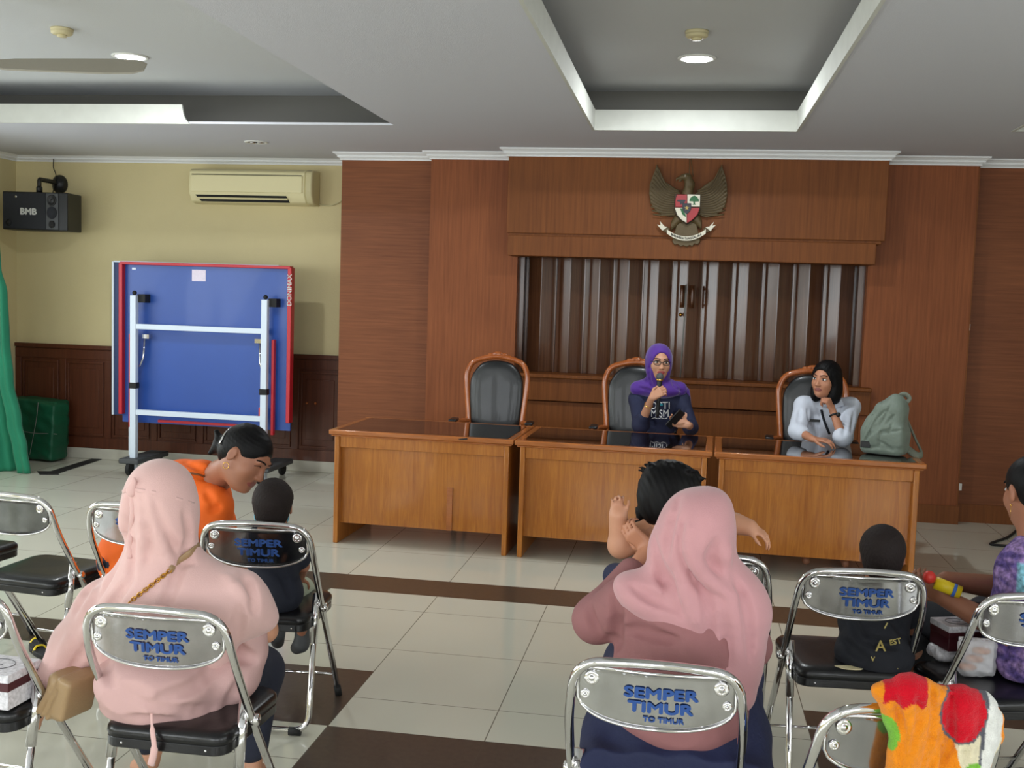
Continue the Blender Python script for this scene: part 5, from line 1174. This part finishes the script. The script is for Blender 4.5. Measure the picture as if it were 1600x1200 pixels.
v.cap(pj(1050, 945, YB+.0), pj(1145, 960, YB+.01), .078, .088, .07); v.ell(pj(1018, 935, YB-.01), (.108, .092, .060), frame((0, 1, 0), (.42, 0, 1)), .045); v.ell(pj(1110, 930, YB), (.12, .11, .09), None, .06)
v.chain([pj(1140, 960, YB), pj(1138, 1030, YB-.0), pj(1150, 1085, YB-.03)], [.094, .082, .050], .05); v.chain([pj(1080, 960, YB-.03), pj(1112, 1030, YB-.03), pj(1130, 1075, YB-.04)], [.075, .055, .04], .05)
v.ell(w(0, .10, -.01), (.060, .08, .090), Q, .01, '-')
for p, r_ in (([(1068, 812), (1066, 860), (1085, 905), (1130, 940)], .010), ([(1120, 845), (1112, 878), (1125, 895)], .010), ([(1032, 880), (1050, 925), (1066, 960)], .012), ([(1090, 900), (1110, 960), (1110, 1040)], .009), ([(1150, 905), (1170, 960), (1172, 1030)], .009),
              ([(1020, 840), (1030, 890), (1050, 920)], .009), ([(988, 915), (1015, 932), (1048, 948)], .008), ([(1130, 950), (1140, 1040)], .008), ([(1060, 780), (1045, 830), (1040, 870)], .006)): fold(v, p, r_*1.35, .016, '-', dep=-.002)
for p, r_ in (([(1078, 818), (1080, 865), (1105, 905), (1150, 935)], .010), ([(1060, 880), (1075, 935), (1092, 980)], .010), ([(1133, 845), (1135, 885)], .008), ([(1045, 900), (1062, 960)], .009)): fold(v, p, r_*1.3, .018, '+')
v.mesh('headscarf', 'dusky_pink', pe); HV2 = v
v = mkvol([J['elL'], J['elR'], J['shL'], pel-np.array((0, 0, .12)), J['wrL']], .12, .0075)
v.ell(J['chest'], (.17, .125, .17), None, .06); v.ell(pj(1060, 1075, YB+.0), (.175, .16, .15), None, .06); v.cap(J['chest'], pel, .145, .14, .05); v.cap(J['shL'], J['shR'], .07, .07, .05)
v.cap(J['shL'], J['elL'], .075, .062, .04); v.cap(J['elL'], J['elL']*.35+J['wrL']*.65, .060, .042, .03); v.cap(J['shR'], J['elR'], .07, .055, .04); v.cap(J['elR'], J['wrR'], .052, .042, .03)
v.ell(pj(1062, 1110, YB-.02), (.178, .18, .10), None, .04); v.plane((pel[0]+.1, 2.6, .475), (.12, 0, -1), .01)
for p, r_ in (([(965, 990), (1010, 985), (1060, 1010)], .008), ([(965, 1010), (1020, 1010), (1070, 1028)], .007), ([(968, 1025), (1040, 1025)], .006), ([(958, 960), (962, 1000), (950, 1000)], .012), ([(985, 1060), (1040, 1090), (1120, 1090)], .008), ([(920, 950), (935, 990)], .008), ([(1000, 990), (1060, 1000)], .006), ([(960, 930), (970, 980)], .008)): fold(v, p, r_, .022)
v.mesh('blouse', 'mauve_cloth', pe)
v = mkvol([pel, J['knR'], J['knL'], J['anR'], J['anL']], .15, .0095); v.ell(pel-np.array((0, .03, .09)), (.245, .19, .10), None, .05); v.rbox((pel[0]-.005, YB-.11, .445), (.245, .175, .075), None, .06, .04)
for q, s in (('R', 1), ('L', -1)): v.cap(pel+np.array((s*.10, 0, -.05)), J['kn'+q], .12, .09, .05); v.cap(J['kn'+q], J['an'+q]+np.array((0, 0, .05)), .085, .07, .04)
v.warp(lambda X, Y_, Z: .004*np.sin(X*55+Y_*20)); v.plane((0, 0, .0), (0, 0, -1), .0)
v.mesh('skirt', 'blue_skirt', pe)
# ---------------------------------------------------------------- toddler
c = pj(1047, 784, 3.14); Q = frame((.55, .75, -.42), (.12, .35, 1)); s = .82; pe = person('toddler with tousled black hair and arms spread, held by the dusky pink woman', (c[0], 3.14))
nk = pj(1045, 815, 3.12)
J = dict(neck=nk, chest=pj(1050, 850, 3.12), pelvis=pj(1050, 930, 3.10), shL=pj(1018, 835, 3.12), elL=pj(970, 852, 3.08), wrL=pj(966, 806, 3.06), shR=pj(1100, 812, 3.16), elR=pj(1148, 818, 3.16), wrR=pj(1170, 824, 3.14), knL=pj(985, 905, 3.12), anL=pj(962, 900, 3.22), toL=pj(955, 915, 3.26), knR=pj(1100, 930, 3.25), anR=pj(1110, 985, 3.3), toR=pj(1115, 1000, 3.36))
v = mkvol([c+.1, J['elL'], J['wrL'], J['wrR']+.06, J['pelvis'], J['anR'], J['toR']], .11, .0045); body(v, J, .62); head(v, c, Q, s*.9, True, nk)
hand(v, J['wrL'], (-.12, -.1, 1), (.2, -.9, -.1), .52, (.6, 1.0, .7), 1, .05, .5); hand(v, J['wrR'], (.85, -.2, -.30), (.0, .2, -1), .55, (.5, .6, .4), -1, .06, .4)
for a, d, r1, r2 in (('elL', 'wrL', .034, .026), ('elR', 'wrR', .030, .024), ('shL', 'elL', .036, .034)): v.cap(J[a], J[d], r1, r2, .02)
v.mesh('body', ['skin', 'lips'], pe, lipfn(c, Q, s*.9)); eyes(pe, c, Q, s*.9)
w = lambda x, y, z: LW(c, Q, (x*s, y*s, z*s))
v = Vol(c-.17, c+.17, .0045); v.ell(w(0, -.014, .032), (.089, .104, .094), Q, .02); v.ell(w(0, -.055, -.030), (.064, .046, .060), Q, .03); v.ell(w(0, .115, -.03), (.10, .075, .10), Q, .01, '-')
for sd in (-1, 1): v.ell(w(sd*.095, .002, -.025), (.030, .026, .032), Q, .006, '-')
for k in range(26):
    a = k*2.4; r_ = .03+.05*((k*7) % 10)/10; p = np.array(w(r_*math.cos(a)*1.15, -.02+r_*math.sin(a)*1.1, .118-.9*r_*r_*10*.6)); q = p+Q@np.array((.045*math.cos(a+.9), .045*math.sin(a+.9), .006)); v.cap(p, q, .012, .004, .012)
lf = pj(1008, 800, 3.12)
for k in range(6): v.chain([lf+np.array((.02, 0, .02-.006*k)), lf+np.array((-.012, -.01, .0-.008*k)), lf+np.array((-.026, -.005, .012-.009*k))], [.012, .006, .003], .008)
v.warp(lambda X, Y_, Z: .0012*np.sin((X+Z*.4)*330+Y_*90)); v.mesh('hair', 'hair', pe)
v = mkvol([nk, J['pelvis'], J['shL'], J['shR']], .11, .006); v.ell(J['chest'], (.10, .08, .10), None, .04); v.cap(J['chest'], J['pelvis'], .085, .09, .04); v.cap(J['shL'], J['shR'], .045, .045, .04); v.cap(J['shL'], J['shL']*.55+J['elL']*.45, .046, .044, .02); v.cap(J['shR'], J['shR']*.5+J['elR']*.5, .044, .040, .02)
v.cap(nk, c, .036, .036, .006, '-'); fold(v, [(1000, 820), (1012, 850)], .007, .02); fold(v, [(1012, 815), (1025, 845)], .007, .02); v.mesh('shirt', 'peach_cloth', pe)
v = mkvol([J['pelvis'], J['knL'], J['knR'], J['anL']], .1, .006); v.ell(J['pelvis'], (.095, .085, .07), None, .03); v.cap(J['pelvis'], J['knL'], .06, .045, .03); v.cap(J['knL'], J['anL'], .045, .040, .02); v.cap(J['pelvis'], J['knR'], .06, .05, .03); v.mesh('trousers', 'blue_skirt', pe)
# ---------------------------------------------------------------- woman in purple batik at the right edge
YB = 3.66
c = pj(1614, 772, YB+.04); Q = frame((-.30, .95, -.18), (-.05, .18, 1)); pe = person('woman in purple batik shirt at the right edge holding out a toy', (c[0], YB))
nk = pj(1622, 838, YB+.02); pel = np.array((c[0]+.06, YB+.05, .58))
J = dict(neck=nk, chest=pj(1650, 930, YB+.04), pelvis=pel, shL=pj(1600, 893, YB-.02), elL=pj(1583, 992, YB-.02), wrL=pj(1478, 936, YB+.12), shR=pj(1640, 880, YB+.22), elR=pj(1560, 918, YB+.36), wrR=pj(1478, 906, YB+.20),
         knL=np.array((pel[0]-.30, 4.02, .50)), anL=np.array((pel[0]-.30, 4.05, .1)), toL=np.array((pel[0]-.38, 4.15, .03)), knR=np.array((pel[0]-.05, 4.15, .50)), anR=np.array((pel[0]-.05, 4.15, .1)), toR=np.array((pel[0]-.1, 4.28, .03)))
v = mkvol([c+.1, J['chest']+.1, pel, J['elL'], J['wrL'], J['wrR'], J['anL'], J['toR']], .13, .0055); body(v, J); head(v, c, Q, 1.02, True, nk)
v.cap(J['elL'], J['wrL'], .048, .028, .02); v.cap(J['shL'], J['elL'], .055, .048, .02); v.cap(J['elR'], J['wrR'], .042, .026, .02)
hand(v, J['wrL'], (-.8, .15, .45), (.3, .8, .4), .92, (.4, .7, .5), 1, .03, .5); hand(v, J['wrR'], (-.9, -.1, .05), (0, -.4, -.9), .92, (.5, .7, .5), 1, .03, .5)
v.mesh('body', ['skin_dark', 'lips_dull'], pe, lipfn(c, Q, 1.02)); eyes(pe, c, Q, 1.02)
w = lambda x, y, z: LW(c, Q, (x*1.02, y*1.02, z*1.02))
v = Vol(c-.2, c+.2, .0055); v.ell(w(0, -.018, .040), (.084, .104, .088), Q, .02); v.ell(w(0, -.06, -.0), (.068, .058, .080), Q, .03); v.ell(w(0, .115, -.03), (.10, .080, .110), Q, .01, '-')
for sd in (-1, 1): v.ell(w(sd*.085, .0, -.012), (.026, .028, .042), Q, .008, '-')
v.ell(w(0, -.12, -.03), (.045, .045, .045), Q, .02); v.mesh('hair', 'hair', pe)
b = NB(); p_ = rel(pe, w(-.080, -.004, -.036)); sphere(b, p_, .004, seg=8); tube(b, [p_, p_-V3((0, 0, .045))], .0009, 5); finish('earring', b, 'gold', pe)
v = mkvol([nk, J['chest']+.1, pel-.1, J['elL'], J['shR'], pj(1560, 1060, YB)], .15, .0075)
v.ell(J['chest'], (.18, .15, .19), None, .06); v.cap(J['chest'], pel, .16, .18, .06); v.cap(J['shL'], J['shR'], .075, .07, .05); v.cap(J['shL'], J['shL']*.35+J['elL']*.65, .082, .078, .03); v.cap(J['shR'], J['shR']*.5+J['elR']*.5, .07, .065, .03)
v.cap(nk, J['shL'], .055, .06, .05); v.cap(pj(1598, 1000, YB+.02), pj(1592, 1040, YB-.05), .085, .06, .05)
v.cap(nk, c, .058, .05, .01, '-'); v.plane((0, 0, .455), (0, 0, -1), .004)
for p in ([(1560, 870), (1580, 910)], [(1590, 1010), (1580, 1060)], [(1572, 1000), (1565, 1040)]): fold(v, p, .008, .02)
def batik(V):
    x, y, z = V[:, 0], V[:, 1], V[:, 2]; n = np.sin(x*60+3*np.sin(z*41))*np.sin(z*66+2.5*np.sin(x*47+y*30))+.5*np.sin((x+z)*140)*np.sin((y-z)*120)
    n2 = np.sin(x*19+y*11+2*np.sin(z*13))*np.sin(z*17-y*14)
    A, B_, C_, D_ = [np.array(srgb(*q)) for q in ((84, 68, 124), (142, 116, 164), (44, 56, 100), (122, 176, 190))]
    t = np.clip((n+.5), 0, 1)[:, None]; c_ = A*(1-t)+B_*t; k = np.clip((-n2-.45)*6, 0, 1)[:, None]; c_ = c_*(1-k)+C_*k
    q = (x-J['shL'][0]); u = np.clip((.055-np.abs(z-(J['shL'][2]-.0)+.01))/.006, 0, 1)*np.clip((.0-y+J['shL'][1]+.0)/.01, 0, 1)*np.clip((q+.045)/.006, 0, 1)*np.clip((.07-q)/.006, 0, 1); u = u[:, None]; return c_*(1-u)+D_*u
v.mesh('shirt', 'batik', pe, colfn=batik)
v = mkvol([pel, J['knL'], J['knR'], J['anL'], J['anR']], .13, .012); v.ell(pel-np.array((0, 0, .05)), (.17, .15, .10), None, .05)
for q in 'LR': v.cap(pel, J['kn'+q], .10, .08, .05); v.cap(J['kn'+q], J['an'+q], .075, .055, .03)
v.mesh('trousers', 'black_cloth', pe)
mat('toy_yellow', srgb(240, 210, 30), .4); mat('toy_red', srgb(225, 60, 50), .4); mat('toy_blue', srgb(60, 110, 200), .4)
toy = empty('toy', 'yellow and red plastic toy in the hands of the woman in batik', 'toy', tuple(pj(1478, 915, YB+.10)))
b = NB(); tube(b, [V3((-.035, 0, .008)), V3((.045, -.01, -.018))], .022, 14); finish('toy_body', b, 'toy_yellow', toy, smooth=True)
b = NB(); sphere(b, (-.055, .0, .025), .022, seg=12); finish('toy_head', b, 'toy_red', toy, smooth=True)
b = NB(); tube(b, [V3((.020, -.007, -.011)), V3((.030, -.009, -.014))], .0235, 14); finish('toy_ring', b, 'toy_blue', toy)
# ================================================================== LOOSE THINGS
# backpack
bc = np.array(atz(1378, 712, .742)); bk = empty('backpack', 'grey green backpack standing on the rightmost desk', 'backpack', tuple(bc))
Rb = frame((.45, .9, 0), (0, 0, 1)); f = lambda x, y, z: LW(bc, Rb, (x, y, z))
v = Vol(bc-np.array((.26, .24, .02)), bc+np.array((.26, .30, .44)), .006)
v.rbox(f(-.012, .08, .085), (.132, .085, .085), Rb, .04, .03); v.rbox(f(.015, .085, .20), (.092, .075, .12), Rb, .045, .05); v.ell(f(.038, .09, .305), (.058, .05, .068), Rb, .05); v.ell(f(-.05, .05, .16), (.085, .06, .10), Rb, .04)
v.rbox(f(.055, .012, .125), (.060, .022, .065), Rb, .015, .015)
v.plane((0, 0, .743), (0, 0, -1), .01)
for p, r_ in (([(1392, 632), (1378, 660), (1362, 680)], .006), ([(1395, 655), (1390, 672), (1376, 676), (1374, 700)], .005), ([(1350, 690), (1365, 670), (1376, 655)], .006), ([(1376, 678), (1408, 672)], .004), ([(1350, 700), (1372, 698)], .005), ([(1385, 640), (1370, 655), (1358, 676)], .005), ([(1376, 690), (1395, 704)], .006), ([(1398, 648), (1382, 665)], .005), ([(1380, 626), (1360, 655), (1346, 690)], .004)): fold(v, p, r_*1.4, .008)
for p in ([(1376, 672), (1411, 668)], [(1376, 672), (1377, 706)], [(1384, 634), (1396, 646), (1412, 646)]): fold(v, p, .004, .004, '+')
v.mesh('bag_body', 'backpack_cloth', bk); KV = v
g = lambda x, y, Y: rel(bk, at(x, y, Y))
by = bc[1]
b = NB(); tube(b, smoothpath([g(1396, 636, by+.10), g(1402, 623, by+.09), g(1413, 616, by+.08), g(1421, 623, by+.07), g(1413, 632, by+.07), g(1404, 640, by+.08)], 5), .017, 8, flat=(1, .4)); tag(finish('carry_loop', b, 'strap_cloth', bk, smooth=True), 'folded grab loop')
b = NB(); tube(b, smoothpath([g(1408, 634, by+.10), g(1417, 655, by+.12), g(1430, 685, by+.12), g(1440, 707, by+.08), g(1434, 712, by+.04), g(1420, 703, by+.06), g(1405, 690, by+.10)], 6), .022, 8, flat=(.35, 1), up0=(1, 0, 0)); finish('shoulder_strap', b, 'strap_cloth', bk, smooth=True)
q = surf(KV, 1352, 694)
if q is not None:
    b = NB(); r0 = rel(bk, q); box(b, r0.x-.028, r0.x+.028, r0.y-.012, r0.y+.006, r0.z-.02, r0.z+.02); lb = tag(finish('label_patch', b, 'blackplastic', bk, bevel=.003), 'black square label')
# towel on the back of the front right chair
tw = empty('towel', 'orange fleecy towel with red and white shapes hung over a chair back', 'towel', (.60, 2.34, 0))
v = Vol((.34, 2.18, .42), (.86, 2.55, .90), .0045)
def tp(x, y, dy=-.05): Xq = at(x, y, 2.35).x; return pj(x, y, 2.335+(Xq-.512)*.25+dy)
FT = [([(1374, 1080), (1388, 1082)], .012, 0), ([(1392, 1085), (1398, 1120), (1420, 1170), (1425, 1240)], .026, 0), ([(1420, 1080), (1420, 1130), (1412, 1180), (1405, 1240)], .034, -.01), ([(1443, 1080), (1446, 1120), (1432, 1180), (1425, 1240)], .024, -.012), ([(1462, 1085), (1466, 1130), (1450, 1240)], .014, -.02), ([(1477, 1085), (1478, 1150), (1462, 1240)], .013, -.008),
      ([(1500, 1098), (1502, 1150), (1490, 1240)], .034, -.004), ([(1530, 1105), (1535, 1150), (1510, 1240)], .032, 0), ([(1552, 1120), (1556, 1150), (1530, 1195)], .016, .01)]
for pts, r_, dy in FT:
    v.chain([tp(x, y, -.045+dy) for x, y in pts], r_, .005)
    v.chain([tp(x, max(y, 1080), -.045+dy+.085) for x, y in pts], r_*.8, .02)
    x, y = pts[0]; v.cap(tp(x, y, -.045+dy), tp(x, y, .04), r_, r_, .02)
for p in ([(1433, 1085), (1437, 1130), (1422, 1180)], [(1455, 1072), (1459, 1130), (1440, 1200)], [(1470, 1075), (1473, 1150), (1455, 1200)], [(1486, 1075), (1486, 1150), (1470, 1200)], [(1398, 1085), (1410, 1140), (1406, 1200)], [(1515, 1150), (1505, 1200)]): fold(v, p, .008, .006)
v.warp(lambda X, Y_, Z: .0014*np.sin(X*230+np.sin(Z*150)*2)*np.sin(Z*190))
AX, AY = tp(1501, 1107), tp(1470, 1150)
def towelcol(V):
    # colours laid out in the towel's own plane (across, down), in centimetres from the red spot
    x = (V[:, 0]-AX[0])*100; z = (V[:, 2]-AX[2])*100; N = len(V); O, Rd, W_, Cr, Gn, Gy = [np.array(srgb(*q)) for q in ((232, 138, 26), (200, 12, 34), (224, 224, 218), (222, 212, 180), (120, 180, 60), (90, 92, 100))]
    c_ = np.tile(O, (N, 1)); S_ = lambda m, col: c_.__setitem__(m, col)
    S_((x > -2.5) & (x < 9.0) & (z > -14+.5*x) & (z < 6.2-.12*x) & (x > -1.5-.28*(z+6)), Cr)
    S_((x > 4.6+.05*z) & (x < 9.0-.03*(z+3)**2) & (z > -12) & (z < 5.2), W_)
    S_((np.abs(x-4.6-.05*z) < .38) & (z > -12) & (z < 5), Gy)
    S_(((x-.1)/4.7)**2+((z+.1)/6.4)**2 < 1.10, Gy); S_(((x-.1)/4.5)**2+((z+.1)/6.1)**2 < 1, Rd)
    S_((x > -16.5) & (x < -8.0) & (z > 1.8+.6*np.sin(x*1.6)) , Rd)
    S_(((x+15.5)/2.6)**2+((z+5)/3.8)**2 < 1, Gn); S_(((x-2.6)/2)**2+((z+12.5)/2)**2 < 1, Gn)
    return c_
v.mesh('cloth', 'towel', tw, colfn=towelcol)
# snack boxes, packets, sandals
mat('box_white', srgb(216, 214, 218), .4, var=.25, vscale=90); mat('box_maroon', srgb(72, 24, 32), .4); mat('box_gold', srgb(170, 130, 80), .5); mat('bread', srgb(196, 132, 92), .7, var=.2, vscale=40); mat('clear_wrap', (.9, .9, .92, 1), .08, spec=.8)
MATS['clear_wrap'].node_tree.nodes['Principled BSDF'].inputs['Alpha'].default_value = .35
def snack(label, loc, rz, w_, d_, h_, m='box_white'):
    e = empty('snack_box', label, 'box', loc, rz)
    bx('tray', -w_/2, w_/2, -d_/2, d_/2, 0, h_*.52, m, e, bevel=.002); bx('band', -w_/2-.001, w_/2+.001, -d_/2-.001, d_/2+.001, h_*.52, h_*.76, 'box_maroon', e, bevel=.001)
    bx('lid', -w_/2-.002, w_/2+.002, -d_/2-.002, d_/2+.002, h_*.76, h_, 'box_white', e, bevel=.002)
    b = NB(); tube(b, [(math.cos(a)*w_*.30, math.sin(a)*d_*.30, h_+.0005) for a in [2*PI*k/28 for k in range(28)]], .0012, 5, closed=True); tube(b, [(-w_*.12, 0, h_+.0005), (w_*.12, 0, h_+.0005)], .0012, 5); finish('lid_print', b, 'speaker_grey', e)
    return e
q = atz(8, 1110, .455); snack('white speckled snack box with maroon band on the bottom left chair', (q.x-.075, q.y+.07, .456), -.05, .18, .14, .10)
q = atz(1480, 1000, .50); snack('dark maroon and white snack box on the seat beside the woman in batik', (.945, 3.775, .498), .35, .12, .11, .085, 'box_maroon')
for (nm, loc, rz, sz, lb) in (('bread_packet', (.975, 3.615, .4545), .25, (.060, .03, .060), 'clear packet of browned bread rolls on the seat beside the woman in batik'), ('grey_packet', (.925, 3.77, .4545), .2, (.06, .05, .022), 'crumpled grey plastic packet under the maroon snack box')):
    e = empty(nm if nm != 'grey_packet' else 'plastic_packet', lb, 'packet', loc, rz); v = Vol((loc[0]-.14, loc[1]-.14, .44), (loc[0]+.14, loc[1]+.14, .66), .005); Rr = frame((-math.sin(rz), math.cos(rz), 0), (0, 0, 1))
    v.rbox((loc[0], loc[1], .4545+sz[2]), sz, Rr, .02, .01); v.warp(lambda X, Y_, Z: .003*np.sin(X*130+Z*60)*np.sin(Z*110-Y_*90))
    e.rotation_euler = (0, 0, 0); v.mesh('wrapper', 'clear_wrap' if nm == 'bread_packet' else 'box_white', e)
    if nm == 'bread_packet':
        bx('paper', -.055, .055, .012, .018, .01, .12, 'box_white', e)
        for k in range(3): b = NB(); sphere(b, (-.028+.02*k, -.004, .028+.028*k), (.030, .016, .013), seg=12); finish('bread_roll', b, 'bread', e, smooth=True)
b = NB(); e = empty('plastic_packet', 'blue packet on the seat below the orange towel', 'packet', (.41, 2.50, .452), .25)
bx('wrapper', -.05, .05, -.05, .05, 0, .045, 'toy_blue', e, bevel=.012, seg=3)
for k, (x, y, a) in enumerate(((57, 1013, .5), (66, 1024, .9))):
    q = atz(x, y, .0); e = empty('sandal', ['black sandal with a yellow strap on the floor, the farther of the pair', 'black sandal with a yellow strap on the floor, the nearer of the pair'][k], 'sandal', (q.x, q.y, 0), a, 'sandals under the chairs')
    b = NB(); pts = [(.032*math.cos(t_)*(1+.12*math.sin(t_)), .085*math.sin(t_), 0) for t_ in [2*PI*i/20 for i in range(20)]]; prism(b, pts, (0, 0, .022)); bmesh.ops.recalc_face_normals(b, faces=b.faces); finish('sole', b, 'black_rubber', e, bevel=.004)
    b = NB(); tube(b, smoothpath([(-.03, .02, .015), (-.015, .03, .035), (.015, .03, .035), (.03, .02, .015)], 5), .006, 8, flat=(.3, 1)); finish('strap', b, 'toy_yellow', e)
